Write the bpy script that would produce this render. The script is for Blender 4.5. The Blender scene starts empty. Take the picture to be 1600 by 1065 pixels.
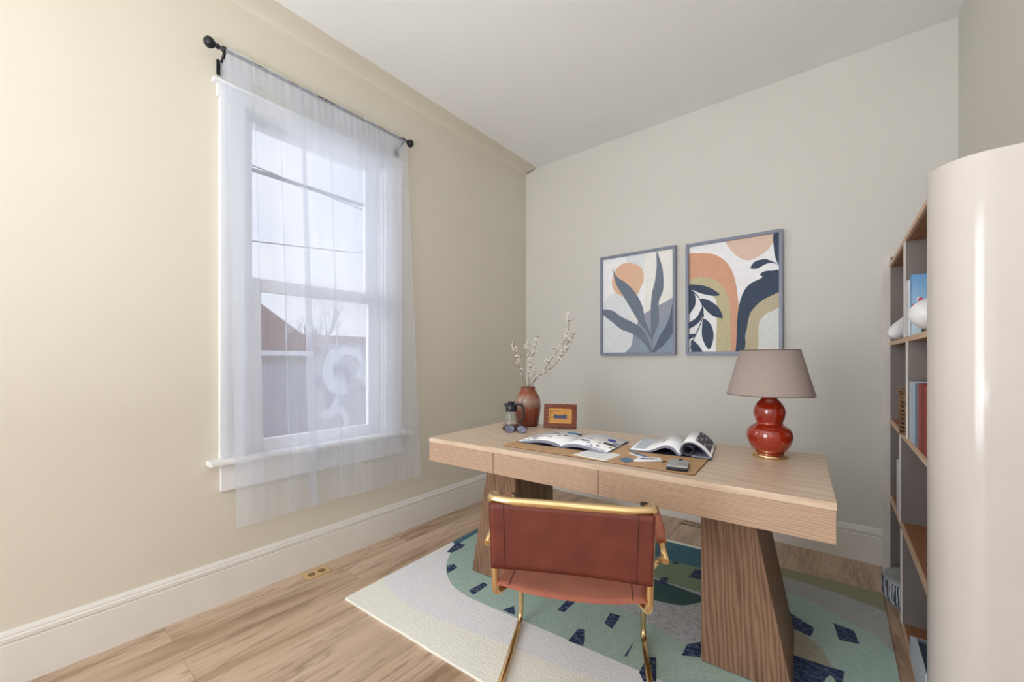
import bpy, bmesh, math, random
from mathutils import Vector, Matrix
from mathutils.geometry import tessellate_polygon
from math import sin, cos, pi, radians, atan2, sqrt

# ---------------------------------------------------------------- camera, world, lights, exposure
SC = bpy.context.scene
SC.view_settings.view_transform = 'Standard'
SC.view_settings.look = 'None'
SC.view_settings.gamma = 1.0
SC.view_settings.use_curve_mapping = False
SC.view_settings.exposure = -0.07
COL = SC.collection

YAW = 0.67359
cam_data = bpy.data.cameras.new('camera')
cam_data.sensor_fit = 'HORIZONTAL'
cam_data.sensor_width = 36.0
cam_data.lens = 36.0 * 634.0 / 1600.0
cam_data.shift_y = (560.0 - 532.5) / 1600.0
cam_data.clip_start = 0.02
cam_data.clip_end = 200
cam = bpy.data.objects.new('camera', cam_data)
cam.location = (2.384, 0.0, 1.21)
cam.rotation_euler = (pi / 2, 0, YAW)
COL.objects.link(cam)
SC.camera = cam

SKY_STRENGTH = 1.3
world = bpy.data.worlds.new('sky_world')
SC.world = world
world.use_nodes = True
wt = world.node_tree
wt.nodes.clear()
w_out = wt.nodes.new('ShaderNodeOutputWorld')
w_bg = wt.nodes.new('ShaderNodeBackground')
w_tc = wt.nodes.new('ShaderNodeTexCoord')
w_ns = wt.nodes.new('ShaderNodeTexNoise')
w_ns.inputs['Scale'].default_value = 3.2
w_ns.inputs['Detail'].default_value = 6
w_rp = wt.nodes.new('ShaderNodeValToRGB')
w_rp.color_ramp.elements[0].position = 0.35
w_rp.color_ramp.elements[0].color = (0.56, 0.66, 0.92, 1)
w_rp.color_ramp.elements[1].position = 0.62
w_rp.color_ramp.elements[1].color = (0.90, 0.93, 1.0, 1)
wt.links.new(w_tc.outputs['Generated'], w_ns.inputs['Vector'])
wt.links.new(w_ns.outputs['Fac'], w_rp.inputs['Fac'])
wt.links.new(w_rp.outputs['Color'], w_bg.inputs['Color'])
w_bg.inputs['Strength'].default_value = SKY_STRENGTH
wt.links.new(w_bg.outputs['Background'], w_out.inputs['Surface'])


def area_light(name, loc, rot, sx, sy, energy, color, portal=False):
    d = bpy.data.lights.new(name, 'AREA')
    d.shape = 'RECTANGLE'
    d.size, d.size_y = sx, sy
    d.energy = energy
    d.color = color
    if portal:
        d.cycles.is_portal = True
    o = bpy.data.objects.new(name, d)
    o.location = loc
    o.rotation_euler = rot
    COL.objects.link(o)
    return o


# daylight through this room's window (portal: guides the sky's own light)
area_light('window_portal', (-0.22, 1.17, 1.6), (0, radians(-90), 0), 1.75, 0.80, 1, (1, 1, 1), True)
# cool lamp added outside, out of view, to strengthen the window's daylight
wd = area_light('window_boost', (-1.5, -0.40, 2.1), (0, 0, 0), 1.3, 1.5, 85, (0.92, 0.96, 1.0))
wd.rotation_euler = Vector((1.5, 1.57, -0.55)).to_track_quat('-Z', 'Y').to_euler()
# fill lamp added outside the unseen wall opening behind the camera
area_light('rear_fill', (1.05, -2.5, 1.5), (radians(92), 0, radians(-20)), 1.3, 2.3, 72, (0.95, 0.97, 1.0))
# bodiless lamp added behind the camera to brighten the ceiling
area_light('ceiling_fill', (2.1, -1.0, 0.95), (radians(180), 0, 0), 0.9, 0.9, 54, (0.93, 0.97, 1.0))


# ---------------------------------------------------------------- material helpers
def lin(c):
    c = c / 255.0
    return c / 12.92 if c <= 0.04045 else ((c + 0.055) / 1.055) ** 2.4


def rgb(r, g, b, a=1.0):
    return (lin(r), lin(g), lin(b), a)


MATS = {}


class MT:
    """tiny node-material builder"""

    def __init__(self, name, color=(200, 200, 200), rough=0.5, metal=0.0, spec=0.5):
        self.m = bpy.data.materials.new(name)
        self.m.use_nodes = True
        self.t = self.m.node_tree
        self.b = self.t.nodes['Principled BSDF']
        self.out = self.t.nodes['Material Output']
        self.b.inputs['Base Color'].default_value = rgb(*color)
        self.b.inputs['Roughness'].default_value = rough
        self.b.inputs['Metallic'].default_value = metal
        self.b.inputs['Specular IOR Level'].default_value = spec
        self.m.diffuse_color = rgb(*color)
        MATS[name] = self.m

    def n(self, typ, **kw):
        nd = self.t.nodes.new(typ)
        for k, v in kw.items():
            if k in nd.inputs.keys():
                nd.inputs[k].default_value = v
            else:
                setattr(nd, k, v)
        return nd

    def l(self, a, b):
        self.t.links.new(a, b)

    def coords(self, scale=(1, 1, 1), rot=(0, 0, 0), loc=(0, 0, 0), space='Object'):
        tc = self.n('ShaderNodeTexCoord')
        mp = self.n('ShaderNodeMapping')
        mp.inputs['Scale'].default_value = scale
        mp.inputs['Rotation'].default_value = rot
        mp.inputs['Location'].default_value = loc
        self.l(tc.outputs[space], mp.inputs['Vector'])
        return mp.outputs['Vector']

    def noise(self, vec, scale=5.0, detail=4.0, rough=0.5, dist=0.0):
        nd = self.n('ShaderNodeTexNoise')
        nd.inputs['Scale'].default_value = scale
        nd.inputs['Detail'].default_value = detail
        nd.inputs['Roughness'].default_value = rough
        nd.inputs['Distortion'].default_value = dist
        self.l(vec, nd.inputs['Vector'])
        return nd.outputs['Fac']

    def ramp(self, fac, stops):
        r = self.n('ShaderNodeValToRGB')
        e = r.color_ramp.elements
        while len(e) < len(stops):
            e.new(0.5)
        for i, (p, c) in enumerate(stops):
            e[i].position = p
            e[i].color = rgb(*c)
        self.l(fac, r.inputs['Fac'])
        return r.outputs['Color']

    def mix(self, fac, a, b, mode='MIX'):
        mx = self.n('ShaderNodeMix', data_type='RGBA', blend_type=mode)
        if isinstance(fac, (int, float)):
            mx.inputs[0].default_value = fac
        else:
            self.l(fac, mx.inputs[0])
        for i, v in ((6, a), (7, b)):
            if isinstance(v, tuple):
                mx.inputs[i].default_value = v
            else:
                self.l(v, mx.inputs[i])
        return mx.outputs[2]

    def math(self, op, a, b=None):
        mm = self.n('ShaderNodeMath', operation=op)
        for i, v in ((0, a), (1, b)):
            if v is None:
                continue
            if isinstance(v, (int, float)):
                mm.inputs[i].default_value = v
            else:
                self.l(v, mm.inputs[i])
        return mm.outputs[0]

    def base(self, c):
        self.l(c, self.b.inputs['Base Color'])
        return self

    def bump(self, h, strength=0.2, dist=0.002):
        bp = self.n('ShaderNodeBump')
        bp.inputs['Strength'].default_value = strength
        bp.inputs['Distance'].default_value = dist
        self.l(h, bp.inputs['Height'])
        self.l(bp.outputs['Normal'], self.b.inputs['Normal'])
        return self


def speck(name, c1, c2, rough=0.5, scale=40, detail=3, metal=0.0, bump=0.0, bd=0.001, spec=0.5, sc=(1, 1, 1)):
    M = MT(name, c1, rough, metal, spec)
    v = M.coords(sc)
    f = M.noise(v, scale, detail)
    M.base(M.ramp(f, [(0.35, c1), (0.65, c2)]))
    if bump:
        M.bump(f, bump, bd)
    return M.m


def wall_paint(name, c):
    M = MT(name, c, 0.85, 0, 0.25)
    v = M.coords()
    f = M.noise(v, 60, 6, 0.6)
    g = M.noise(v, 1.3, 2)
    c2 = tuple(max(0, q - 4) for q in c)
    M.base(M.ramp(g, [(0.3, c), (0.7, c2)]))
    M.bump(f, 0.10, 0.003)
    return M.m


WALL = wall_paint('wall_paint_cream', (221, 214, 199))
WALLB = wall_paint('wall_paint_greige', (220, 217, 210))
CEIL = wall_paint('ceiling_paint', (242, 242, 240))
TRIM = speck('trim_paint_white', (228, 224, 218), (231, 227, 221), 0.42, 8, 2)
SILLP = speck('window_paint_white', (236, 236, 236), (231, 231, 232), 0.45, 8, 2)
VINYL = speck('window_vinyl', (233, 233, 238), (228, 228, 234), 0.35, 8, 2)
DARKBAR = speck('dark_grey_bar', (110, 116, 132), (100, 106, 124), 0.4, 20, 2)


def wood(name, dark, mid, light, grain=(1, 14, 14), scale=3.0, dist=2.2, rough=0.45, ring=0.5, rot=(0, 0, 0), wsc=1.0):
    """long-grained wood: stretched noise for pores and a distorted band texture for cathedral figure"""
    M = MT(name, mid, rough, 0, 0.35)
    v = M.coords(grain, rot)
    f = M.noise(v, scale * 3, 6, 0.6, 0.3)
    v2 = M.coords((grain[0] * 1.1, grain[1] * 0.40, grain[2] * 0.40), rot, (3.1, 1.7, 0.4))
    w = M.n('ShaderNodeTexWave', wave_type='BANDS', bands_direction='DIAGONAL')
    w.inputs['Scale'].default_value = scale * wsc
    w.inputs['Distortion'].default_value = dist * 2
    w.inputs['Detail'].default_value = 2.0
    w.inputs['Detail Scale'].default_value = 0.7
    M.l(v2, w.inputs['Vector'])
    a = M.ramp(f, [(0.25, dark), (0.5, mid), (0.75, light)])
    b = M.ramp(w.outputs['Fac'], [(0.0, light), (0.55, mid), (1.0, dark)])
    M.base(M.mix(ring, a, b))
    v3 = M.coords((grain[0] * 2, grain[1] * 6, grain[2] * 6), rot)
    M.bump(M.noise(v3, scale * 2, 3), 0.12, 0.001)
    return M.m


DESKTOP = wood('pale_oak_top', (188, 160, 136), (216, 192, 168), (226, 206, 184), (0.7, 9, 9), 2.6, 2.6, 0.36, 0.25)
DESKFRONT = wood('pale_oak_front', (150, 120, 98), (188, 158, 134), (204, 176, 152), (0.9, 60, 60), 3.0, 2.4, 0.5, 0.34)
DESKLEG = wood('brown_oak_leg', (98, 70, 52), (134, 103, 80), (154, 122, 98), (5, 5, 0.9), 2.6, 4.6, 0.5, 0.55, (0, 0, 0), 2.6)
SHELFW = wood('bookcase_oak', (128, 82, 52), (154, 104, 70), (172, 124, 88), (16, 1.2, 16), 3.0, 2.0, 0.5, 0.35)
SHELFEDGE = wood('bookcase_oak_edge', (196, 160, 128), (212, 180, 150), (222, 194, 166), (16, 1.2, 16), 3.0, 2.0, 0.5, 0.3)

# floor: planks along y, colour per plank, streaky dark figure
M = MT('floor_laminate', (190, 160, 132), 0.38, 0, 0.4)
v = M.coords((1, 1, 1), (0, 0, radians(90)))
bk = M.n('ShaderNodeTexBrick')
bk.offset = 0.37
bk.offset_frequency = 2
for k, val in (('Scale', 1.0), ('Mortar Size', 0.0010), ('Mortar Smooth', 0.1), ('Bias', 0.0), ('Brick Width', 1.22), ('Row Height', 0.165)):
    bk.inputs[k].default_value = val
bk.inputs['Color1'].default_value = (0.15, 0.15, 0.15, 1)
bk.inputs['Color2'].default_value = (0.85, 0.85, 0.85, 1)
bk.inputs['Mortar'].default_value = (0.5, 0.5, 0.5, 1)
M.l(v, bk.inputs['Vector'])
sep = M.n('ShaderNodeSeparateColor')
M.l(bk.outputs['Color'], sep.inputs[0])
tone = sep.outputs[0]
va = M.coords((7.0, 0.75, 1))
addv = M.n('ShaderNodeVectorMath', operation='ADD')
cmb = M.n('ShaderNodeCombineXYZ')
t5 = M.math('MULTIPLY', tone, 37.0)
M.l(t5, cmb.inputs[0])
M.l(t5, cmb.inputs[1])
M.l(va, addv.inputs[0])
M.l(cmb.outputs[0], addv.inputs[1])
f1 = M.noise(addv.outputs[0], 1.5, 5, 0.55, 0.6)
f2 = M.noise(addv.outputs[0], 3.2, 8, 0.68, 1.3)
f3 = M.noise(M.coords((90, 3, 1)), 1.5, 3)
basec = M.ramp(tone, [(0.1, (176, 148, 122)), (0.5, (202, 175, 150)), (0.9, (220, 196, 172))])
c1 = M.ramp(f1, [(0.36, (138, 110, 84)), (0.48, (200, 172, 146)), (0.70, (226, 202, 178))])
c2 = M.mix(0.55, basec, c1)
dark = M.ramp(f2, [(0.36, (0, 0, 0)), (0.47, (255, 255, 255))])
c3 = M.mix(M.math('MULTIPLY', M.math('SUBTRACT', 1.0, dark), 0.55), c2, rgb(116, 88, 66))
c4 = M.mix(M.math('MULTIPLY', f3, 0.10), c3, rgb(150, 120, 96))
c5 = M.mix(M.math('MULTIPLY', bk.outputs['Fac'], 0.55), c4, rgb(112, 84, 62))
M.base(c5)
M.bump(M.math('ADD', f3, M.math('MULTIPLY', bk.outputs['Fac'], -3.0)), 0.12, 0.0006)
FLOOR = M.m


def rug_mat(name, c, spk=None, amt=0.35, rib=True):
    M = MT(name, c, 0.95, 0, 0.1)
    sp = spk or tuple(max(0, int(q * 0.86)) for q in c)
    v = M.coords((16, 110, 1), (0, 0, radians(62)))
    f = M.noise(v, 1.6, 3, 0.6)
    n2 = M.noise(M.coords((1, 1, 1)), 3.0, 3)
    n3 = M.noise(M.coords((1, 1, 1)), 120, 4, 0.8)
    a = M.mix(M.math('MULTIPLY', M.math('GREATER_THAN', f, 0.54), amt), rgb(*c), rgb(*sp))
    lt = tuple(min(255, q + 8) for q in c)
    b = M.mix(M.math('MULTIPLY', n2, 0.5), a, rgb(*lt))
    M.base(b)
    M.bump(M.math('ADD', f, n3), 0.7, 0.004)
    return M.m


RUGM = {
    'ivory': rug_mat('rug_ivory', (250, 249, 240), (240, 238, 226), 0.3),
    'lilac': rug_mat('rug_pale_lilac', (243, 244, 248), (222, 224, 233), 0.2),
    'sage': rug_mat('rug_sage', (176, 200, 190), (136, 166, 160), 0.45),
    'teal': rug_mat('rug_teal', (82, 122, 138), (52, 88, 106), 0.5),
    'bluegrey_light': rug_mat('rug_light_grey', (182, 184, 182), (110, 118, 132), 0.4),
    'khaki': rug_mat('rug_khaki', (158, 158, 132), (128, 130, 108), 0.4),
    'grey': rug_mat('rug_silver', (200, 202, 204), (120, 126, 136), 0.75),
    'darkteal': rug_mat('rug_dark_teal', (72, 100, 100), (54, 80, 84), 0.5),
    'lime': rug_mat('rug_moss', (138, 158, 132), (110, 132, 112), 0.4),
    'cream': rug_mat('rug_oat', (178, 172, 154), (110, 106, 100), 0.45),
    'navy': rug_mat('rug_navy', (46, 58, 92), (150, 166, 184), 0.6),
}


def plain(name, c, rough=0.6, metal=0.0, spec=0.5):
    return speck(name, c, tuple(max(0, q - 5) for q in c), rough, 30, 2, metal, 0, 0, spec)


ARTM = {k: plain('print_' + k, c, 0.7) for k, c in {
    'paper': (250, 250, 252), 'cream': (246, 244, 238), 'pale': (232, 235, 240), 'pale2': (232, 235, 239), 'sand': (242, 240, 234),
    'mauve': (160, 162, 176), 'slate': (150, 163, 180), 'sun': (233, 192, 163), 'leaf': (116, 128, 144), 'leaf2': (96, 108, 128),
    'peach': (234, 205, 186), 'orange': (224, 170, 140), 'olive': (204, 194, 156), 'navy': (62, 76, 98), 'khaki': (200, 188, 158),
    'palein': (230, 232, 228)}.items()}
FRAMEM = plain('frame_blue_grey', (132, 138, 156), 0.35)
BRASS = MT('polished_brass', (222, 192, 140), 0.20, 1.0)
BRASS.base(BRASS.ramp(BRASS.noise(BRASS.coords(), 6, 2), [(0.3, (222, 190, 138)), (0.7, (232, 204, 156))]))
BRASS = BRASS.m
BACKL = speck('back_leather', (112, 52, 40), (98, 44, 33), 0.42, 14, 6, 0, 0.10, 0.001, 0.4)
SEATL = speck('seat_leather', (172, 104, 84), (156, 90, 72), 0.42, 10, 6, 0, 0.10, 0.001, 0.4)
STITCH = plain('dark_seam', (70, 28, 22), 0.7)
DARKL = plain('dark_leather', (52, 30, 28), 0.5)
GLAZE = MT('red_glaze', (158, 40, 14), 0.10, 0, 0.7)
GLAZE.b.inputs['Coat Weight'].default_value = 0.8
GLAZE.b.inputs['Coat Roughness'].default_value = 0.04
GLAZE.base(GLAZE.ramp(GLAZE.noise(GLAZE.coords(), 6, 3), [(0.3, (150, 36, 14)), (0.7, (172, 48, 18))]))
GLAZE = GLAZE.m
SHADE = MT('taupe_shade_fabric', (178, 158, 148), 0.85, 0, 0.2)
SHADE.base(SHADE.ramp(SHADE.noise(SHADE.coords((1, 1, 1)), 180, 2), [(0.3, (164, 149, 142)), (0.7, (172, 157, 150))]))
SHADE = SHADE.m
SHADERIM = plain('shade_rim', (120, 100, 92), 0.8)
# stoneware vase: brown base glaze and pale upper glaze running down
M = MT('stoneware_glaze', (140, 78, 54), 0.22, 0, 0.6)
v = M.coords()
n1 = M.noise(v, 14, 4)
sepz = M.n('ShaderNodeSeparateXYZ')
M.l(v, sepz.inputs[0])
hgt = M.math('ADD', sepz.outputs[2], M.math('MULTIPLY', M.math('SUBTRACT', n1, 0.5), 0.13))
cc = M.ramp(M.math('MULTIPLY', hgt, 1.0 / 0.26), [(0.10, (104, 46, 28)), (0.40, (134, 64, 40)), (0.50, (142, 110, 94)), (0.70, (160, 130, 112)), (0.82, (150, 78, 50)), (1.0, (118, 56, 36))])
M.base(M.mix(M.math('MULTIPLY', M.noise(v, 60, 4), 0.25), cc, rgb(110, 60, 40)))
VASEM = M.m
TWIG = speck('twig_bark', (120, 92, 78), (146, 118, 100), 0.8, 60, 3)
PETAL = speck('white_petal', (250, 247, 242), (238, 230, 224), 0.7, 60, 2)
BUD = speck('pink_bud', (158, 122, 110), (180, 146, 136), 0.7, 60, 2)
BLACKP = plain('black_plastic', (26, 30, 42), 0.3)
GLASS = MT('clear_glass', (246, 248, 250), 0.02, 0, 0.5)
GLASS.b.inputs['Transmission Weight'].default_value = 1.0
GLASS.b.inputs['IOR'].default_value = 1.35
GLASS = GLASS.m
LENS = MT('smoky_lens', (104, 108, 132), 0.08, 0, 0.8)
LENS.base(LENS.ramp(LENS.noise(LENS.coords(), 22, 2), [(0.35, (92, 96, 118)), (0.7, (150, 156, 178))]))
LENS = LENS.m
SPECF = plain('dark_spectacle_frame', (46, 38, 46), 0.3)
FRW = wood('mahogany_frame', (70, 28, 12), (110, 48, 20), (136, 66, 30), (3, 3, 20), 3, 2, 0.22, 0.4)
GOLDMAT = speck('golden_sunset_print', (206, 148, 60), (170, 112, 42), 0.4, 6, 3, 0, 0, 0, 0.4, (1, 1, 9))
GOLDLIP = plain('gold_lip', (196, 150, 78), 0.3, 0.5)
PRINTBLUE = plain('dark_blue_print', (42, 54, 92), 0.5)
PADM = speck('tan_leather_pad', (206, 166, 122), (196, 154, 110), 0.5, 9, 6, 0, 0.08, 0.0005)
PADEDGE = plain('pad_edge', (120, 78, 50), 0.6)
PAPER = plain('white_paper', (252, 252, 254), 0.6)
PAPERB = plain('cool_paper', (205, 212, 226), 0.6)
PAGEEDGE = speck('page_edges', (150, 154, 168), (110, 114, 130), 0.7, 10, 2, 0, 0, 0, 0.5, (1, 1, 90))
COVER = plain('dark_cover', (48, 50, 66), 0.5)
INKD = plain('dark_ink', (62, 64, 76), 0.6)
INKG = plain('grey_ink', (150, 150, 156), 0.6)
INKB = plain('blue_ink', (52, 62, 160), 0.6)
INKC = plain('cyan_ink', (70, 140, 196), 0.6)
INKO = plain('ochre_ink', (196, 160, 110), 0.6)
STEELB = plain('steel_blue_card', (96, 132, 164), 0.6)
DEVICE = plain('grey_shell', (176, 176, 178), 0.35, 0.3)
CASEW = speck('bookcase_side_white', (214, 207, 201), (216, 209, 203), 0.13, 6, 2, 0, 0, 0, 0.5)
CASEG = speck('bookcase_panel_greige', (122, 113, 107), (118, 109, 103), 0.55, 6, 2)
CERAM = plain('white_ceramic', (240, 240, 242), 0.35)
WICK = speck('wicker', (158, 122, 88), (122, 90, 62), 0.8, 30, 3)
LINE = plain('dark_joint', (84, 64, 52), 0.8)
IRON = plain('black_iron', (18, 20, 28), 0.35)
RODM = plain('dark_rod', (66, 70, 74), 0.4)

# sheer fabric: woven, part see-through
def sheer(name, alpha, col):
    M = MT(name, col, 0.9)
    t = M.t
    tr = t.nodes.new('ShaderNodeBsdfTransparent')
    df = t.nodes.new('ShaderNodeBsdfDiffuse')
    tl = t.nodes.new('ShaderNodeBsdfTranslucent')
    df.inputs['Color'].default_value = rgb(*col)
    tl.inputs['Color'].default_value = rgb(*col)
    m1 = t.nodes.new('ShaderNodeMixShader')
    m1.inputs[0].default_value = 0.32
    m2 = t.nodes.new('ShaderNodeMixShader')
    t.links.new(df.outputs[0], m1.inputs[1])
    t.links.new(tl.outputs[0], m1.inputs[2])
    v = M.coords((1, 9, 0.5))
    f = M.noise(v, 1.6, 2)
    a = M.math('ADD', M.math('MULTIPLY', M.math('SUBTRACT', f, 0.5), 0.22), alpha)
    t.links.new(a, m2.inputs[0])
    t.links.new(tr.outputs[0], m2.inputs[1])
    t.links.new(m1.outputs[0], m2.inputs[2])
    t.links.new(m2.outputs[0], M.out.inputs['Surface'])
    return M.m


SHEER = sheer('sheer_voile', 0.42, (228, 233, 244))
SHEER2 = sheer('sheer_voile_inner', 0.26, (242, 246, 255))
M = MT('window_glass', (255, 255, 255), 0.02)
trn = M.n('ShaderNodeBsdfTransparent')
gls = M.n('ShaderNodeBsdfGlossy')
gls.inputs['Roughness'].default_value = 0.02
mxs = M.n('ShaderNodeMixShader')
mxs.inputs[0].default_value = 0.05
M.l(trn.outputs[0], mxs.inputs[1])
M.l(gls.outputs[0], mxs.inputs[2])
M.l(mxs.outputs[0], M.out.inputs['Surface'])
WGLASS = M.m


# ---------------------------------------------------------------- mesh helpers
class MB:
    def __init__(self, *mats):
        self.bm = bmesh.new()
        self.mats = list(mats)

    def _mark(self, faces, mi):
        for f in faces:
            f.material_index = mi

    def box(self, c, s, mi=0, bevel=0.0, seg=2, rz=0.0, mtx=None, taper=None):
        b = bmesh.new()
        bmesh.ops.create_cube(b, size=1.0)
        for vv in b.verts:
            vv.co = Vector((vv.co.x * s[0], vv.co.y * s[1], vv.co.z * s[2]))
        if bevel > 0:
            bmesh.ops.bevel(b, geom=list(b.edges), offset=bevel, segments=seg, profile=0.5, affect='EDGES')
        m = Matrix.Translation(Vector(c)) @ Matrix.Rotation(rz, 4, 'Z')
        if mtx is not None:
            m = m @ mtx
        self.add(b, m, mi)
        return self

    def add(self, b, m, mi=0, smooth=False):
        vm = {}
        for vv in b.verts:
            vm[vv] = self.bm.verts.new(m @ vv.co)
        for f in b.faces:
            try:
                nf = self.bm.faces.new([vm[x] for x in f.verts])
                nf.material_index = mi
                nf.smooth = smooth
            except ValueError:
                pass
        b.free()

    def hexa(self, pts, mi=0, bevel=0.0):
        """8 points: bottom 4 (ccw), top 4"""
        b = bmesh.new()
        vs = [b.verts.new(p) for p in pts]
        for q in ((3, 2, 1, 0), (4, 5, 6, 7), (0, 1, 5, 4), (1, 2, 6, 5), (2, 3, 7, 6), (3, 0, 4, 7)):
            b.faces.new([vs[i] for i in q])
        if bevel:
            bmesh.ops.bevel(b, geom=list(b.edges), offset=bevel, segments=2, profile=0.5, affect='EDGES')
        self.add(b, Matrix.Identity(4), mi)
        return self

    def lathe(self, prof, c=(0, 0, 0), seg=48, mi=0, mtx=None, cap0=True, cap1=True):
        m = Matrix.Translation(Vector(c))
        if mtx is not None:
            m = m @ mtx
        rings = []
        for r, z in prof:
            rings.append([self.bm.verts.new(m @ Vector((r * cos(2 * pi * i / seg), r * sin(2 * pi * i / seg), z))) for i in range(seg)])
        for a, b2 in zip(rings, rings[1:]):
            for i in range(seg):
                f = self.bm.faces.new((a[i], a[(i + 1) % seg], b2[(i + 1) % seg], b2[i]))
                f.material_index = mi
                f.smooth = True
        if cap0:
            f = self.bm.faces.new(list(reversed(rings[0])))
            f.material_index = mi
        if cap1:
            f = self.bm.faces.new(rings[-1])
            f.material_index = mi
        return self

    def tube(self, pts, r, seg=12, mi=0, caps=True, rr=None):
        pts = [Vector(p) for p in pts]
        n = len(pts)
        up = None
        rings = []
        for i, p in enumerate(pts):
            if i == 0:
                t = pts[1] - p
            elif i == n - 1:
                t = p - pts[i - 1]
            else:
                t = (pts[i + 1] - p).normalized() + (p - pts[i - 1]).normalized()
            t.normalize()
            if up is None:
                up = Vector((0, 0, 1)) if abs(t.z) < 0.9 else Vector((1, 0, 0))
            s = t.cross(up)
            s.normalize()
            up = s.cross(t).normalized()
            rad = rr[i] if rr else r
            rings.append([self.bm.verts.new(p + rad * (cos(2 * pi * k / seg) * s + sin(2 * pi * k / seg) * up)) for k in range(seg)])
        for a, b2 in zip(rings, rings[1:]):
            for k in range(seg):
                f = self.bm.faces.new((a[k], a[(k + 1) % seg], b2[(k + 1) % seg], b2[k]))
                f.material_index = mi
                f.smooth = True
        if caps:
            f = self.bm.faces.new(list(reversed(rings[0])))
            f.material_index = mi
            f = self.bm.faces.new(rings[-1])
            f.material_index = mi
        return self

    def prism(self, poly, axis, a, b2, mi=0, mside=None):
        """poly: 2-D outline; axis 'x' -> (y,z), 'y' -> (x,z), 'z' -> (x,y); extruded from a to b2"""
        def P(p, h):
            if axis == 'x':
                return (h, p[0], p[1])
            if axis == 'y':
                return (p[0], h, p[1])
            return (p[0], p[1], h)
        v0 = [self.bm.verts.new(P(p, a)) for p in poly]
        v1 = [self.bm.verts.new(P(p, b2)) for p in poly]
        n = len(poly)
        fs = [self.bm.faces.new(v0), self.bm.faces.new(list(reversed(v1)))]
        for f in fs:
            f.material_index = mi
        r = bmesh.ops.triangulate(self.bm, faces=fs)
        for f in r['faces']:
            f.material_index = mi
        for i in range(n):
            f = self.bm.faces.new((v0[i], v0[(i + 1) % n], v1[(i + 1) % n], v1[i]))
            f.material_index = mi if mside is None else mside
        return self

    def flat(self, pts, mi=0):
        pts = [Vector(p) for p in pts]
        if (pts[0] - pts[-1]).length < 1e-5:
            pts.pop()
        vs = [self.bm.verts.new(p) for p in pts]
        for t in tessellate_polygon([pts]):
            try:
                self.bm.faces.new([vs[i] for i in t]).material_index = mi
            except ValueError:
                pass
        return self

    def grid(self, fn, nu, nv, mi=0, thick=0.0, smooth=True, closed=False):
        rows = [[self.bm.verts.new(fn(i / nu, j / nv)) for i in range(nu + 1)] for j in range(nv + 1)]
        for j in range(nv):
            for i in range(nu):
                f = self.bm.faces.new((rows[j][i], rows[j][i + 1], rows[j + 1][i + 1], rows[j + 1][i]))
                f.material_index = mi
                f.smooth = smooth
        return self

    def build(self, name, parent=None, loc=None, rz=0.0, normals=True, auto=False):
        if normals:
            bmesh.ops.recalc_face_normals(self.bm, faces=list(self.bm.faces))
        me = bpy.data.meshes.new(name)
        self.bm.to_mesh(me)
        self.bm.free()
        for m in self.mats:
            me.materials.append(m)
        o = bpy.data.objects.new(name, me)
        COL.objects.link(o)
        if parent is not None:
            o.parent = parent
        if loc is not None:
            o.location = loc
            o.rotation_euler = (0, 0, rz)
        if auto:
            for p in me.polygons:
                p.use_smooth = True
            try:
                me.set_sharp_from_angle(angle=radians(35))
            except Exception:
                pass
        return o


def thing(name, label, cat, loc=(0, 0, 0), rz=0.0, group=None):
    o = bpy.data.objects.new(name, None)
    o.empty_display_size = 0.05
    o.location = loc
    o.rotation_euler = (0, 0, rz)
    COL.objects.link(o)
    return tag(o, label, cat, group)


def tag(o, label, cat, group=None):
    o['label'] = label
    o['category'] = cat
    if group:
        o['group'] = group
    return o


def struct(o):
    o['kind'] = 'structure'
    return o


def arc(c, r, a0, a1, n, plane='xz', k=0.0):
    out = []
    for i in range(n + 1):
        a = a0 + (a1 - a0) * i / n
        u, w = c[0] + r * cos(a), c[1] + r * sin(a)
        out.append((u, k, w) if plane == 'xz' else ((u, w, k) if plane == 'xy' else (k, u, w)))
    return out


def round_path(pts, r, n=6):
    """polyline with rounded corners"""
    pts = [Vector(p) for p in pts]
    out = [pts[0]]
    for i in range(1, len(pts) - 1):
        p, a, b2 = pts[i], pts[i - 1], pts[i + 1]
        d1, d2 = (a - p), (b2 - p)
        ra = min(r, d1.length * 0.48, d2.length * 0.48)
        q0, q1 = p + d1.normalized() * ra, p + d2.normalized() * ra
        for k in range(n + 1):
            t = k / n
            out.append((1 - t) ** 2 * q0 + 2 * t * (1 - t) * p + t * t * q1)
    out.append(pts[-1])
    return out


def smooth_closed(pts, n=5):
    out = []
    m = len(pts)
    for i in range(m):
        p0, p1, p2, p3 = pts[i - 1], pts[i], pts[(i + 1) % m], pts[(i + 2) % m]
        for k in range(n):
            t = k / n
            out.append(tuple(0.5 * ((2 * p1[j]) + (-p0[j] + p2[j]) * t + (2 * p0[j] - 5 * p1[j] + 4 * p2[j] - p3[j]) * t * t
                                    + (-p0[j] + 3 * p1[j] - 3 * p2[j] + p3[j]) * t ** 3) for j in (0, 1)))
    return out


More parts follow.
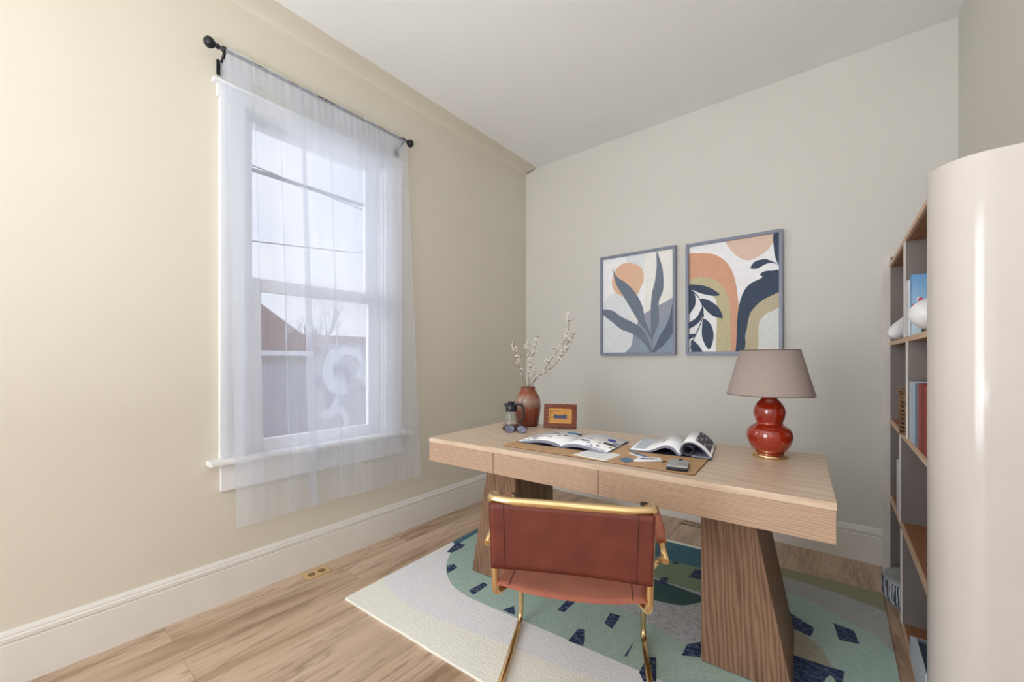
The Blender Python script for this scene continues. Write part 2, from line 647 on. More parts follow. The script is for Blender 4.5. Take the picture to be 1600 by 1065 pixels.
def clip_rect(pts, x0, x1, y0, y1):
    def cl(p, inside, cut):
        o = []
        for i in range(len(p)):
            a, b2 = p[i - 1], p[i]
            if inside(b2):
                if not inside(a):
                    o.append(cut(a, b2))
                o.append(b2)
            elif inside(a):
                o.append(cut(a, b2))
        return o
    def cx(v):
        return lambda a, b2: (v, a[1] + (b2[1] - a[1]) * (v - a[0]) / (b2[0] - a[0]))
    def cy(v):
        return lambda a, b2: (a[0] + (b2[0] - a[0]) * (v - a[1]) / (b2[1] - a[1]), v)
    for ins, ct in ((lambda p: p[0] >= x0, cx(x0)), (lambda p: p[0] <= x1, cx(x1)), (lambda p: p[1] >= y0, cy(y0)), (lambda p: p[1] <= y1, cy(y1))):
        if len(pts) < 3:
            return []
        pts = cl(pts, ins, ct)
    out = []
    for p in pts:
        if not out or abs(p[0] - out[-1][0]) + abs(p[1] - out[-1][1]) > 1e-5:
            out.append(p)
    return out if len(out) >= 3 else []

# ---------------------------------------------------------------- the room
RX, RY, RZ, RB = 2.90, 3.2095, 3.05, -2.0
WY0, WY1, WZ0, WZ1 = 0.77, 1.60, 0.70, 2.50      # window opening in the left wall

struct(MB(FLOOR).box((RX / 2, (RY + RB) / 2, -0.05), (RX + 0.3, RY - RB + 0.3, 0.10)).build('floor'))
struct(MB(CEIL).box((RX / 2, (RY + RB) / 2, RZ + 0.05), (RX + 0.3, RY - RB + 0.3, 0.10)).build('ceiling'))
wl = MB(WALL)
T = 0.16
for y0, y1, z0, z1 in ((RB, WY0, 0, RZ), (WY1, RY, 0, RZ), (WY0, WY1, 0, WZ0), (WY0, WY1, WZ1, RZ)):
    wl.box((-T / 2, (y0 + y1) / 2, (z0 + z1) / 2), (T, y1 - y0, z1 - z0))
struct(wl.build('wall_left'))
struct(MB(WALLB).box((RX / 2, RY + T / 2, RZ / 2), (RX + 2 * T, T, RZ)).build('wall_back'))
struct(MB(WALLB).box((RX + T / 2, (RY + RB) / 2, RZ / 2), (T, RY - RB, RZ)).build('wall_right'))
wf = MB(WALLB)
for x0, x1, z0, z1 in ((0, 0.25, 0, RZ), (2.05, RX, 0, RZ), (0.25, 2.05, 2.55, RZ)):
    wf.box(((x0 + x1) / 2, RB - T / 2, (z0 + z1) / 2), (x1 - x0, T, z1 - z0))
struct(wf.build('wall_front'))
# shallow plaster cove between the left wall and the ceiling
pf = [(0.0, 3.012)] + [(0.13 * (1 - cos(pi / 2 * i / 8)), 3.012 + 0.036 * sin(pi / 2 * i / 8)) for i in range(1, 9)] + [(0.13, 3.05), (0.0, 3.05)]
cv = MB(WALL)
cv.prism(pf, 'y', RB, RY)
struct(cv.build('trim_1'))

BP = [(0, 0), (0.017, 0), (0.017, 0.160), (0.013, 0.166), (0.019, 0.172), (0.019, 0.186), (0.013, 0.190), (0.013, 0.197), (0.008, 0.207), (0.006, 0.211), (0, 0.211)]
struct(MB(TRIM).prism(BP, 'y', RB, RY).build('baseboard_left'))
struct(MB(TRIM).prism([(RY - a, b) for a, b in BP], 'x', 0.0, RX).build('baseboard_back'))
struct(MB(TRIM).prism([(RX - a, b) for a, b in BP], 'y', RB, RY).build('baseboard_right'))

# window: casing, stool, apron, frame, two sashes with glass, storm bar
win = bpy.data.objects.new('window_1', None)
COL.objects.link(win)
win['kind'] = 'structure'
c = MB(SILLP)
c.box((0.011, 0.7155, 1.60), (0.022, 0.109, 1.80), bevel=0.003)
c.box((0.011, 1.6655, 1.60), (0.022, 0.131, 1.80), bevel=0.003)
c.box((0.012, 1.196, 2.530), (0.024, 1.09, 0.060), bevel=0.003)
c.box((0.022, 1.196, 2.566), (0.044, 1.13, 0.016), bevel=0.004)
c.build('casing', win)
MB(SILLP).box((0.000, 1.196, 0.702), (0.13, 1.17, 0.026), bevel=0.006).build('window_stool', win)
MB(SILLP).box((0.010, 1.200, 0.621), (0.020, 1.066, 0.134), bevel=0.003).build('apron', win)
c = MB(SILLP)   # jamb liners in the wall's depth
for yy in (WY0 + 0.006, WY1 - 0.006):
    c.box((-0.08, yy, 1.60), (0.16, 0.012, 1.80))
c.box((-0.08, 1.185, WZ1 - 0.006), (0.16, 0.82, 0.012))
c.box((-0.10, 1.185, WZ0 + 0.006), (0.12, 0.82, 0.012))
c.build('jamb', win)


def sash(name, x, y0, y1, z0, z1, wl_, wr, wb, wtp, d):
    s = MB(VINYL)
    s.box((x, y0 + wl_ / 2, (z0 + z1) / 2), (d, wl_, z1 - z0), bevel=0.004)
    s.box((x, y1 - wr / 2, (z0 + z1) / 2), (d, wr, z1 - z0), bevel=0.004)
    s.box((x, (y0 + y1) / 2, z0 + wb / 2), (d, y1 - y0 - wl_ - wr + 0.004, wb), bevel=0.004)
    s.box((x, (y0 + y1) / 2, z1 - wtp / 2), (d, y1 - y0 - wl_ - wr + 0.004, wtp), bevel=0.004)
    o = s.build(name, win)
    MB(WGLASS).box((x - 0.004, (y0 + y1) / 2, (z0 + z1) / 2), (0.004, y1 - y0 - wl_ - wr + 0.01, z1 - z0 - wb - wtp + 0.01)).build('window_pane', o)


sash('upper_sash', -0.076, 0.785, 1.585, 1.580, 2.488, 0.048, 0.085, 0.060, 0.026, 0.030)
sash('lower_sash', -0.040, 0.785, 1.585, 0.715, 1.640, 0.078, 0.085, 0.062, 0.070, 0.032)
MB(DARKBAR).box((-0.108, 1.185, 2.242), (0.014, 0.81, 0.020), bevel=0.002).build('storm_window_bar', win)

# ---------------------------------------------------------------- outside the window
GZ = -0.75
ASPH = speck('asphalt', (170, 168, 170), (150, 148, 150), 0.9, 3, 5)
struct(MB(ASPH).box((-7.5, 5.0, GZ - 0.05), (14.0, 26.0, 0.10)).build('ground'))
BRICK = MT('faded_red_brick', (150, 110, 100), 0.9)
bv = BRICK.coords((1, 1, 1), (radians(90), 0, radians(90)))
bb = BRICK.n('ShaderNodeTexBrick')
bb.inputs['Scale'].default_value = 1.0
bb.inputs['Brick Width'].default_value = 0.22
bb.inputs['Row Height'].default_value = 0.075
bb.inputs['Mortar Size'].default_value = 0.006
bb.inputs['Color1'].default_value = rgb(150, 108, 98)
bb.inputs['Color2'].default_value = rgb(166, 122, 110)
bb.inputs['Mortar'].default_value = rgb(176, 166, 160)
BRICK.l(bv, bb.inputs['Vector'])
BRICK.base(bb.outputs['Color'])
BRICK = BRICK.m
ROOFM = speck('red_shingle', (138, 92, 84), (120, 80, 74), 0.9, 10, 4)
PALEW = speck('pale_painted_wall', (196, 194, 198), (182, 180, 186), 0.85, 2, 5)
MURALA = speck('mural_white', (236, 236, 240), (226, 226, 232), 0.8, 4, 2)
MURALB = speck('mural_grey', (150, 150, 164), (138, 138, 152), 0.8, 4, 2)
WHITEB = plain('white_fascia', (232, 230, 232), 0.7)

g = thing('garage', 'low red brick garage with sloping roof seen through the curtain at left', 'building', (-6.0, 0, GZ))
MB(BRICK).box((-1.8, 1.6, 1.05), (3.6, 4.4, 2.10)).build('brick_wall', g)
r = MB(ROOFM)
r.prism([(-1.0, 3.55), (1.6, 3.95), (4.1, 2.15), (4.1, 2.05), (-1.0, 2.05)], 'x', -3.8, 0.12)
r.build('roof', g)
MB(WHITEB).box((0.15, 1.6, 2.06), (0.05, 4.6, 0.10), bevel=0.01).build('fascia', g)
MB(plain('garage_door_mauve', (176, 168, 178), 0.7)).box((0.03, 3.25, 0.95), (0.06, 1.15, 1.8), bevel=0.01).build('garage_door', g)

g = thing('painted_wall', 'long pale wall with swirling white street painting behind the right pane', 'wall', (-6.3, 0, GZ))
MB(PALEW).box((0, 7.5, 1.15), (0.25, 7.4, 2.3)).build('wall_panel', g)
MB(BRICK).box((0, 7.5, 2.38), (0.34, 7.5, 0.16), bevel=0.01).build('coping', g)
rnd = random.Random(5)
mr = MB(MURALA, MURALB)
for k in range(26):   # rounded interlocking strokes of a mural, each a thick painted band
    y0, z0 = 4.1 + rnd.random() * 3.6, 0.55 + rnd.random() * 1.35
    a0, r0, w0 = rnd.random() * 6.28, 0.16 + rnd.random() * 0.30, 0.05 + rnd.random() * 0.07
    aa = [a0 + i * 0.30 for i in range(12)]
    out = [(y0 + (r0 + w0) * cos(a), z0 + (r0 + w0) * 1.3 * sin(a)) for a in aa] + [(y0 + (r0 - w0) * cos(a), z0 + (r0 - w0) * 1.3 * sin(a)) for a in reversed(aa)]
    mr.flat([(0.1275 + 0.0008 * k, p[0], p[1]) for p in out], k % 3 == 1)
mr.build('mural', g, normals=False)

BARK = speck('bare_bark', (132, 130, 142), (116, 114, 128), 0.9, 12, 4)
def tree(x, y, h, seed, label):
    rr = random.Random(seed)
    tb = MB(BARK)
    def br(p, d, L, r, lv):
        pts = [p]
        q = p.copy()
        dd = d.copy()
        for i in range(4):
            dd = (dd + Vector((rr.uniform(-.18, .18), rr.uniform(-.18, .18), rr.uniform(-.02, .14)))).normalized()
            q = q + dd * L / 4
            pts.append(q.copy())
        tb.tube(pts, r, 5, 0, True, [r * (1 - 0.14 * i) for i in range(5)])
        if lv > 0:
            for i in range(4):
                k = rr.choice((2, 3, 4))
                nd = (dd + Vector((rr.uniform(-.9, .9), rr.uniform(-.9, .9), rr.uniform(0, .7)))).normalized()
                br(pts[k], nd, L * 0.68, r * 0.5, lv - 1)
    br(Vector((0, 0, 0)), Vector((0, 0, 1)), h, 0.09, 4)
    o = tb.build('bare_tree', None, (x, y, GZ))
    tag(o, label, 'tree', 'bare trees beyond the window')
tree(-10.8, 5.9, 1.7, 3, 'bare winter tree rising behind the red brick garage')
tree(-11.0, 9.9, 1.6, 8, 'bare winter tree over the pale painted wall')
for k, (z0, z1, lb) in enumerate(((5.0, 4.1, 'upper power line crossing the sky outside the window'), (2.9, 4.2, 'lower power line slanting up across the sky outside'))):
    w = MB(IRON)
    w.tube([(-5.2, -2.0 + i * 1.5, z0 + (z1 - z0) * i / 8 - 0.25 * sin(pi * i / 8)) for i in range(9)], 0.010, 6)
    tag(w.build('power_line'), lb, 'cable')

# ---------------------------------------------------------------- curtain and rod
rod = thing('curtain_rod', 'slim dark curtain rod with round black finials above the window', 'curtain rod', (0.078, 1.20, 2.700))
MB(RODM).tube([(0, -0.56, 0), (0, 0.525, 0)], 0.0085, 14).build('pole', rod)
for yy, sgn in ((-0.585, -1), (0.548, 1)):
    f = MB(IRON)
    mt = Matrix.Rotation(radians(90) * -sgn, 4, 'X')
    f.lathe([(0.007, -0.03), (0.012, -0.026), (0.012, -0.018), (0.008, -0.014), (0.020, -0.004), (0.026, 0.008), (0.024, 0.020), (0.014, 0.030), (0.004, 0.034)], (0, yy, 0), 20, 0, mt)
    f.build('finial', rod)
for yy in (-0.535, 0.50):
    b = MB(IRON)
    b.tube(round_path([(-0.076, yy, -0.045), (-0.05, yy, -0.045), (-0.02, yy, -0.035), (0.0, yy, -0.012)], 0.02), 0.007, 10)
    b.lathe([(0.012, -0.012), (0.014, -0.004), (0.014, 0.004), (0.012, 0.012)], (0, yy, 0), 16, 0, Matrix.Rotation(radians(90), 4, 'X'))
    b.box((-0.073, yy, -0.055), (0.008, 0.026, 0.075), bevel=0.003)
    b.build('bracket', rod)

def pleat(s, cen, w, amp):
    t = (s - cen) / w
    return -amp * t * math.exp(-t * t * 1.4)

def curtain_fn(x0, yl0, yl1, yr0, yr1, zt, zb, seed, amp, pleats=(), nb=None):
    ph = [random.Random(seed).uniform(0, 6.28) for _ in range(6)]
    def fn(u, vv):
        v2 = vv ** 0.9
        yl = yl0 + (yl1 - yl0) * v2
        yr = yr0 + (yr1 - yr0) * v2
        y = yl + (yr - yl) * u
        for (cen, w, a) in pleats:
            y += pleat(u, cen, w, a) * (0.55 + 0.45 * vv)
        g = 0.35 + 0.65 * min(1.0, vv * 3)
        dx = amp * g * (sin(u * 22 + ph[0] + 1.5 * sin(u * 5 + ph[1])) * 0.45 + sin(u * 11 + ph[3] + 0.6 * vv) * 0.6)
        dx += 0.002 * (1 - min(1, vv * 20)) * sin(u * 170 + ph[4])
        zt2 = zt + 0.007 * math.tanh(3 * (sin(u * 37 + ph[5]) + 0.6 * sin(u * 83)))
        z = zt2 + ((zb if nb is None else nb(y)) - zt2) * vv
        return (x0 + dx, y, z)
    return fn

cur = MB(SHEER)
cur.grid(curtain_fn(0.098, 0.665, 0.708, 1.712, 1.838, 2.700, 0.385, 2, 0.011,
                    ((0.335, 0.034, 0.125), (0.485, 0.010, 0.034), (0.225, 0.012, 0.032), (0.76, 0.012, 0.026), (0.90, 0.020, 0.040), (0.11, 0.020, 0.038))), 420, 40)
cur.grid(lambda u, v: (0.040 + 0.004 * sin(u * 9), 0.659 + 0.135 * u, 2.690 - 1.962 * v), 24, 20)
# rod-pocket: short back layer of the heading folded over the rod
cur.grid(lambda u, v: (0.060 + 0.001 * sin(u * 90), 0.665 + (1.712 - 0.665) * u, 2.708 - 0.09 * v), 220, 4)
co = cur.build('sheer_curtain', normals=False)
tag(co, 'long white sheer curtain hanging from the dark rod over the window', 'curtain')
HEM = [(1.093, 0.53), (1.129, 0.573), (1.159, 0.578), (1.256, 0.538), (1.36, 0.535), (1.425, 0.57), (1.448, 0.59), (1.457, 0.679), (1.517, 0.677), (1.565, 0.661), (1.649, 0.613), (1.8, 0.60)]
HEM2 = [(0.94, 1.25), (0.967, 1.356), (1.028, 1.395), (1.099, 1.385), (1.18, 1.30), (1.211, 1.361), (1.375, 1.357), (1.428, 1.331), (1.464, 1.455), (1.534, 1.44), (1.583, 1.379), (1.658, 1.357), (1.8, 1.33)]
def hemf(H):
    def f(y):
        if y <= H[0][0]:
            return H[0][1]
        for a, b in zip(H, H[1:]):
            if y <= b[0]:
                t = (y - a[0]) / (b[0] - a[0])
                t = t * t * (3 - 2 * t)
                return a[1] + (b[1] - a[1]) * t
        return H[-1][1]
    return f
ci = MB(SHEER2)
ci.grid(curtain_fn(0.062, 1.093, 1.093, 1.600, 1.655, 2.695, 0.6, 7, 0.006, ((0.6, 0.02, 0.02),), hemf(HEM)), 220, 60)
cio = ci.build('sheer_liner', normals=False)
tag(cio, 'short inner layer of white voile with ragged hem ending at the window stool', 'curtain')
ci = MB(SHEER2)
ci.grid(curtain_fn(0.070, 0.944, 0.944, 1.600, 1.660, 2.690, 1.3, 9, 0.005, ((0.3, 0.02, 0.02),), hemf(HEM2)), 220, 50)
cio = ci.build('sheer_liner', normals=False)
tag(cio, 'shorter inner layer of white voile whose wavy hem ends below the meeting rail', 'curtain')

# ---------------------------------------------------------------- floor fittings
v1 = thing('floor_outlet', 'small brass floor outlet plate beside the left baseboard', 'floor outlet', (0.100, 1.099, 0))
MB(plain('brushed_brass', (222, 190, 140), 0.35, 0.35)).box((0, 0, 0.0035), (0.085, 0.132, 0.007), bevel=0.002).build('plate', v1)
for yy in (-0.028, 0.028):
    MB(plain('outlet_socket', (150, 122, 80), 0.5, 0.4)).lathe([(0.020, 0), (0.020, 0.0085), (0.017, 0.009), (0.016, 0.0075)], (0, yy, 0), 24).build('socket', v1)
v2 = thing('floor_vent', 'tan floor vent let into the boards under the back wall behind the desk', 'vent', (1.60, 3.145, 0))
MB(plain('vent_tan', (190, 164, 132), 0.4)).box((0, 0, 0.003), (0.24, 0.074, 0.006), bevel=0.002).build('vent_frame', v2)
s = MB(plain('vent_slot', (50, 36, 26), 0.8))
for k in range(-5, 6):
    s.box((k * 0.019, 0, 0.0058), (0.006, 0.046, 0.0016))
s.box((0, -0.040, 0.002), (0.24, 0.006, 0.003))
s.build('slots', v2)

# ---------------------------------------------------------------- rug
RA = radians(2.7)
RW, RD, RT = 2.112, 1.632, 0.012
TR = math.tan(RA)     # the right edge runs straight along the bookcase front
rug = MB(*([RUGM['ivory']] + [RUGM[k] for k in RUGM if k != 'ivory']))
RK = ['ivory'] + [k for k in RUGM if k != 'ivory']
def wob(i):
    return 0.004 * sin(i * 1.7) + 0.003 * sin(i * 0.61)
edge = []
for i in range(60):
    edge.append((RW * i / 60, -0.001 + wob(i) * 0.2))
for i in range(50):
    edge.append((RW + TR * RD * i / 50, RD * i / 50))
for i in range(60):
    edge.append(((RW + TR * RD) * (1 - i / 60), RD - 0.001 + wob(i) * 0.1))
for i in range(50):
    edge.append((-0.001 + wob(i) * 0.2, RD * (1 - i / 50)))
rug.prism(edge, 'z', 0.0, RT - 0.0005, 0)
RUG = [
 ('bluegrey_light',0,[(2.0,0.3),(2.3,0.3),(2.3,1.42),(2.0,1.3)]),
 ('khaki',0,[(1.66,1.53),(2.3,1.45),(2.3,1.66),(1.66,1.66)]),
 ('lilac',1,[(0.018,0.217),(-0.005,0.412),(0.033,0.688),(-0.01,0.852),(0.847,0.857),(1.521,0.718),(1.591,0.342),(1.388,0.294),(1.161,0.24),(0.882,0.208),(0.626,0.172),(0.312,0.147)]),
 ('sage',1,[(0.037,0.802),(0.092,0.657),(0.194,0.511),(0.321,0.413),(0.448,0.372),(0.595,0.365),(0.799,0.373),(0.998,0.379),(1.188,0.384),(1.357,0.389),(1.497,0.39),(1.679,0.406),(1.941,0.521),(2.112,0.659),(2.18,0.867),(2.167,1.075),(2.082,1.225),(1.95,1.333),(1.801,1.337),(1.574,1.266),(1.39,1.422),(1.005,1.447),(0.383,1.369),(0.024,1.082)]),
 ('teal',0,[(-0.03,0.768),(-0.033,1.079),(-0.045,1.36),(0.443,1.549),(1.07,1.593),(1.347,1.598),(1.539,1.624),(1.622,1.377),(1.395,1.343),(1.129,1.345),(0.57,1.308),(0.136,1.177),(0.041,0.991),(0.047,0.804),(0.067,0.74)]),
 ('bluegrey_light',1,[(1.758,1.593),(1.839,1.617),(1.948,1.629),(2.051,1.608),(2.196,1.559),(2.222,1.425),(2.30,1.253),(2.45,0.70),(2.15,0.72),(2.198,1.056),(2.147,1.147),(2.039,1.238),(1.912,1.318),(1.856,1.341),(1.798,1.336),(1.695,1.29),(1.589,1.543)]),
 ('khaki',1,[(1.672,1.603),(1.757,1.616),(1.839,1.628),(1.949,1.651),(2.052,1.629),(2.203,1.62),(2.372,1.517),(2.312,1.197),(2.217,1.344),(2.18,1.427),(2.043,1.485),(1.916,1.51),(1.777,1.515),(1.68,1.49)]),
 ('grey',1,[(0.936,0.768),(1.087,0.727),(1.235,0.712),(1.36,0.677),(1.448,0.646),(1.497,0.653),(1.558,0.716),(1.691,0.916),(1.727,1.11),(1.59,1.137),(1.44,1.118),(1.284,1.133),(1.006,1.013),(0.896,0.852)]),
 ('darkteal',1,[(1.147,1.074),(1.265,1.08),(1.452,1.057),(1.464,1.026),(1.419,0.955),(1.37,0.913),(1.271,0.886),(1.166,0.864),(1.055,0.89),(1.035,1.034)]),
 ('lime',1,[(1.087,1.317),(1.396,1.355),(1.532,1.353),(1.529,1.161),(1.444,1.1),(1.328,1.088),(1.19,1.105),(1.056,1.18)]),
 ('cream',1,[(1.824,1.016),(1.858,1.013),(1.895,0.985),(1.929,0.933),(1.954,0.857),(1.956,0.842),(1.927,0.837),(1.871,0.831),(1.829,0.836),(1.728,0.825),(1.717,0.982)]),
 ('navy',0,[(0.072,0.639),(0.028,0.77),(0.097,0.781),(0.111,0.734),(0.102,0.654)]),
 ('navy',0,[(0.192,0.519),(0.212,0.559),(0.255,0.542),(0.251,0.465)]),
 ('navy',0,[(0.461,0.406),(0.473,0.511),(0.509,0.505),(0.507,0.395)]),
 ('navy',0,[(0.699,0.382),(0.727,0.439),(0.769,0.385),(0.74,0.381)]),
 ('navy',0,[(0.913,0.533),(0.912,0.66),(0.95,0.675),(0.952,0.631),(0.948,0.535)]),
 ('navy',0,[(1.133,0.575),(1.125,0.659),(1.172,0.669),(1.176,0.559)]),
 ('navy',0,[(1.056,0.375),(1.053,0.466),(1.079,0.485),(1.113,0.416),(1.12,0.38)]),
 ('navy',0,[(1.279,0.429),(1.282,0.544),(1.287,0.462),(1.289,0.432)]),
 ('navy',0,[(1.356,0.38),(1.356,0.476),(1.386,0.498),(1.423,0.373),(1.385,0.345)]),
 ('navy',0,[(1.466,0.568),(1.469,0.649),(1.53,0.718),(1.556,0.618)]),
 ('navy',0,[(1.235,1.048),(1.231,1.123),(1.265,1.139),(1.273,1.057)]),
 ('navy',0,[(1.351,1.209),(1.362,1.319),(1.415,1.349),(1.432,1.226)]),
 ('navy',0,[(1.223,1.335),(1.271,1.347),(1.267,1.312),(1.248,1.314)]),
 ('navy',0,[(0.158,0.806),(0.151,0.84),(0.193,0.812),(0.196,0.788)]),
 ('navy',0,[(1.81,1.159),(1.902,1.087),(1.889,1.014),(1.82,1.028),(1.778,1.088)]),
 ('navy',0,[(1.973,1.183),(2.043,1.168),(2.055,1.074),(1.986,1.057)]),
 ('navy',0,[(1.829,0.836),(1.927,0.837),(1.991,0.845),(1.98,0.75),(1.902,0.683),(1.798,0.627)]),
 ('sage',1,[(1.923,0.708),(1.946,0.786),(1.965,0.738),(1.94,0.618)]),
]
for i, (nm, sm, pl) in enumerate(RUG):
    p = smooth_closed(pl, 6) if sm else pl
    p = clip_rect(p, 0.0, 9.0, 0.0, RD + 0.001)
    if p:
        p = clip_rect([(a - b * TR, b) for a, b in p], -9.0, RW - 0.0005, 0.0, 9.0)
        p = [(a + b * TR, b) for a, b in p]
    if p:
        rug.flat([(a, b, RT + 0.00007 * i) for a, b in p], RK.index(nm))
ro = rug.build('area_rug', None, (0.46, 1.07, 0), RA, normals=False)
tag(ro, 'large wool rug in ivory, sage, teal and navy patterns under the desk and chair', 'rug')
# ---------------------------------------------------------------- desk
FT = 0.0148
DZ, DTH, DW, DD = 0.770, 0.128, 1.78, 0.76
DRZ = 0.0576
desk = thing('desk', 'large pale oak desk with three drawers and two tapering plank legs', 'desk', (0.610, 1.480, 0), DRZ)
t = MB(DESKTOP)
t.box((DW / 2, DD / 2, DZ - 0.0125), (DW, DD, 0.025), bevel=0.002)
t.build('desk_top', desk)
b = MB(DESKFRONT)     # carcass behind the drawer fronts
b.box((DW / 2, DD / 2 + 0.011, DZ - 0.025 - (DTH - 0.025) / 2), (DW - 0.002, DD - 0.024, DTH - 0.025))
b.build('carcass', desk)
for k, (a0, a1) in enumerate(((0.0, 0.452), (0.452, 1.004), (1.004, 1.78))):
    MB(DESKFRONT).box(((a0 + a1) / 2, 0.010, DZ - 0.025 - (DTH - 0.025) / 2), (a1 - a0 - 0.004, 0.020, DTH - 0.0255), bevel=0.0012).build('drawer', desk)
LH = DZ - DTH
def leg(xin, xb, xt, y0, y1):
    m_ = MB(DESKLEG)
    lo, hi = min(xin, xb), max(xin, xb)
    tl, th_ = min(xin, xt), max(xin, xt)
    m_.hexa([(lo, y0, FT), (hi, y0, FT), (hi, y1, FT), (lo, y1, FT), (tl, y0, LH), (th_, y0, LH), (th_, y1, LH), (tl, y1, LH)], 0, 0.002)
    m_.build('leg', desk)
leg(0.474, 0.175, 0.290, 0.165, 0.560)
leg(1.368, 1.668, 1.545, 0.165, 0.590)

# ---------------------------------------------------------------- chair (faces the desk, its back to the camera)
CH = (1.755, 1.065, 0)
chair = thing('desk_chair', 'brown leather sling chair on polished brass tube frame in front of the desk', 'chair', CH, radians(25.8))
R_ = 0.0115
XB, XF = 0.232, 0.266
for sx in (-1, 1):
    f = MB(BRASS)
    f.tube(round_path([(sx * XF, 0.02, FT + R_), (sx * XF, 0.575, FT + R_), (sx * (XF - 0.006), 0.560, 0.482), (sx * XB, 0.50, 0.490), (sx * XB, 0.30, 0.482)], 0.055, 8), R_, 16)
    f.build('leg', chair)
f = MB(BRASS)
f.tube([(-XF, 0.022, FT + R_), (XF, 0.022, FT + R_)], R_, 16)
f.build('base_bar', chair)
# back frame: hook at the seat, posts, top rail with forward-turned ends
f = MB(BRASS)
for sx in (-1, 1):
    f.tube(round_path([(sx * 0.190, 0.12, 0.472), (sx * 0.210, 0.045, 0.474), (sx * 0.230, 0.0, 0.474), (sx * 0.232, -0.006, 0.60), (sx * 0.234, -0.012, 0.70)], 0.03, 6), R_, 16)
f.tube(round_path([(-0.238, 0.065, 0.735), (-0.243, 0.040, 0.772), (-0.247, -0.004, 0.772), (-0.18, -0.014, 0.770), (0.18, -0.014, 0.770), (0.247, -0.004, 0.772), (0.243, 0.040, 0.772), (0.238, 0.065, 0.735)], 0.045, 8), 0.0135, 18)
f.build('back_frame', chair)
# armrests
for sx in (-1, 1):
    f = MB(BRASS)
    f.tube(round_path([(sx * 0.290, 0.110, 0.575), (sx * 0.290, 0.20, 0.600), (sx * 0.275, 0.345, 0.650), (sx * 0.250, 0.388, 0.650)], 0.04, 6), 0.011, 14)
    f.tube([(sx * 0.234, 0.0, 0.60), (sx * 0.287, 0.135, 0.583)], 0.007, 10)
    a = f.build('armrest', chair)
    p = MB(SEATL)
    p.tube([(sx * 0.289, 0.19, 0.603), (sx * 0.286, 0.24, 0.620), (sx * 0.279, 0.33, 0.650), (sx * 0.270, 0.355, 0.652)], 0.019, 14, rr=[0.016, 0.021, 0.021, 0.016])
    p.build('arm_pad', a)
    p = MB(DARKL)
    p.lathe([(0.0125, -0.013), (0.0135, -0.009), (0.0135, 0.009), (0.0125, 0.013)], (sx * 0.251, 0.386, 0.650), 14, 0, Matrix.Rotation(radians(90), 4, 'Y'))
    p.build('arm_tip', a)

# leather back sling, wrapped round the posts
BZ0, BZ1 = 0.564, 0.764
def back_pt(s, h, off):
    """s -1..1 across, h 0..1 up"""
    w = 0.237 + 0.007 * h
    x = s * w
    y = -0.020 + 0.014 * (1 - s * s) * (1 - 0.6 * h) - 0.004
    z = BZ0 + (BZ1 - BZ0) * h + 0.0
    return (x, y + off, z)
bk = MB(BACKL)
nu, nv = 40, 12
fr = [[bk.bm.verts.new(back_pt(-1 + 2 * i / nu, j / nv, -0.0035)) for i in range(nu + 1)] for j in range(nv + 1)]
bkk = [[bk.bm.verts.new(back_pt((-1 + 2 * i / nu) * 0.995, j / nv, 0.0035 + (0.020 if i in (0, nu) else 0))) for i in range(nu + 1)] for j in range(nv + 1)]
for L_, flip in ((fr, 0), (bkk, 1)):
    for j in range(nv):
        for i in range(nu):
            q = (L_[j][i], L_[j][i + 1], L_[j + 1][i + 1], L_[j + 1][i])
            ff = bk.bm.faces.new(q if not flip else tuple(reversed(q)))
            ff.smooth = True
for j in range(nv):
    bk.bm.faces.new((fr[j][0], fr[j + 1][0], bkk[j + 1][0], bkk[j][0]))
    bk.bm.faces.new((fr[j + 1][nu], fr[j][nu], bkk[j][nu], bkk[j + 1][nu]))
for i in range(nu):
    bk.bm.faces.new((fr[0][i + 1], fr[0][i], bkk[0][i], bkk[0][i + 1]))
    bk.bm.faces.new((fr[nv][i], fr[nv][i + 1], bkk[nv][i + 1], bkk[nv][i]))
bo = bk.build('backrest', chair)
for s in (-0.815, 0.815):
    MB(STITCH).tube([back_pt(s, j / 10, -0.0038) for j in range(11)], 0.0013, 6).build('seam', bo)
# seat sling
def seat_pt(u, v, off):
    x = (-1 + 2 * u) * (0.224 + 0.010 * v)
    y = -0.012 + 0.515 * v + 0.02 * (1 - (2 * u - 1) ** 2) * (1 - v) * -1
    edge_ = (2 * u - 1) ** 4
    z = 0.522 - 0.020 * (1 - edge_) - 0.008 * sin(pi * v) * (1 - edge_) - (0.014 * edge_ ** 3) + off
    return (x, y, z)
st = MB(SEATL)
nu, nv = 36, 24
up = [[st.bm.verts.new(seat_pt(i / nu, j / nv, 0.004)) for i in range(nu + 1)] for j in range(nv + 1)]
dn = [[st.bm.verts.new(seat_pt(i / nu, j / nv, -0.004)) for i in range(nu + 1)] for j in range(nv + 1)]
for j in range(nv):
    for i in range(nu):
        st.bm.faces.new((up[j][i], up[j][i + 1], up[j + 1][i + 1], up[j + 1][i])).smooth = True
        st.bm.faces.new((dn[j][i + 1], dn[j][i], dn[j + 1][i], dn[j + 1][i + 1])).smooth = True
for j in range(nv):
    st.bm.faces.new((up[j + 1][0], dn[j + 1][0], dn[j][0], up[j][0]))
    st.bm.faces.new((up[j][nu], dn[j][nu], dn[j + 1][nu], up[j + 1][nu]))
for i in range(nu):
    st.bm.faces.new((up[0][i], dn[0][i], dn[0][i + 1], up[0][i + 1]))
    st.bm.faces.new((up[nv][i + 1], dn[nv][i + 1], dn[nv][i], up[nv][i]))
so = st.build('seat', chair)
for u in (0.09, 0.91):
    MB(STITCH).tube([seat_pt(u, j / 12, 0.0045) for j in range(13)], 0.0012, 6).build('seam', so)

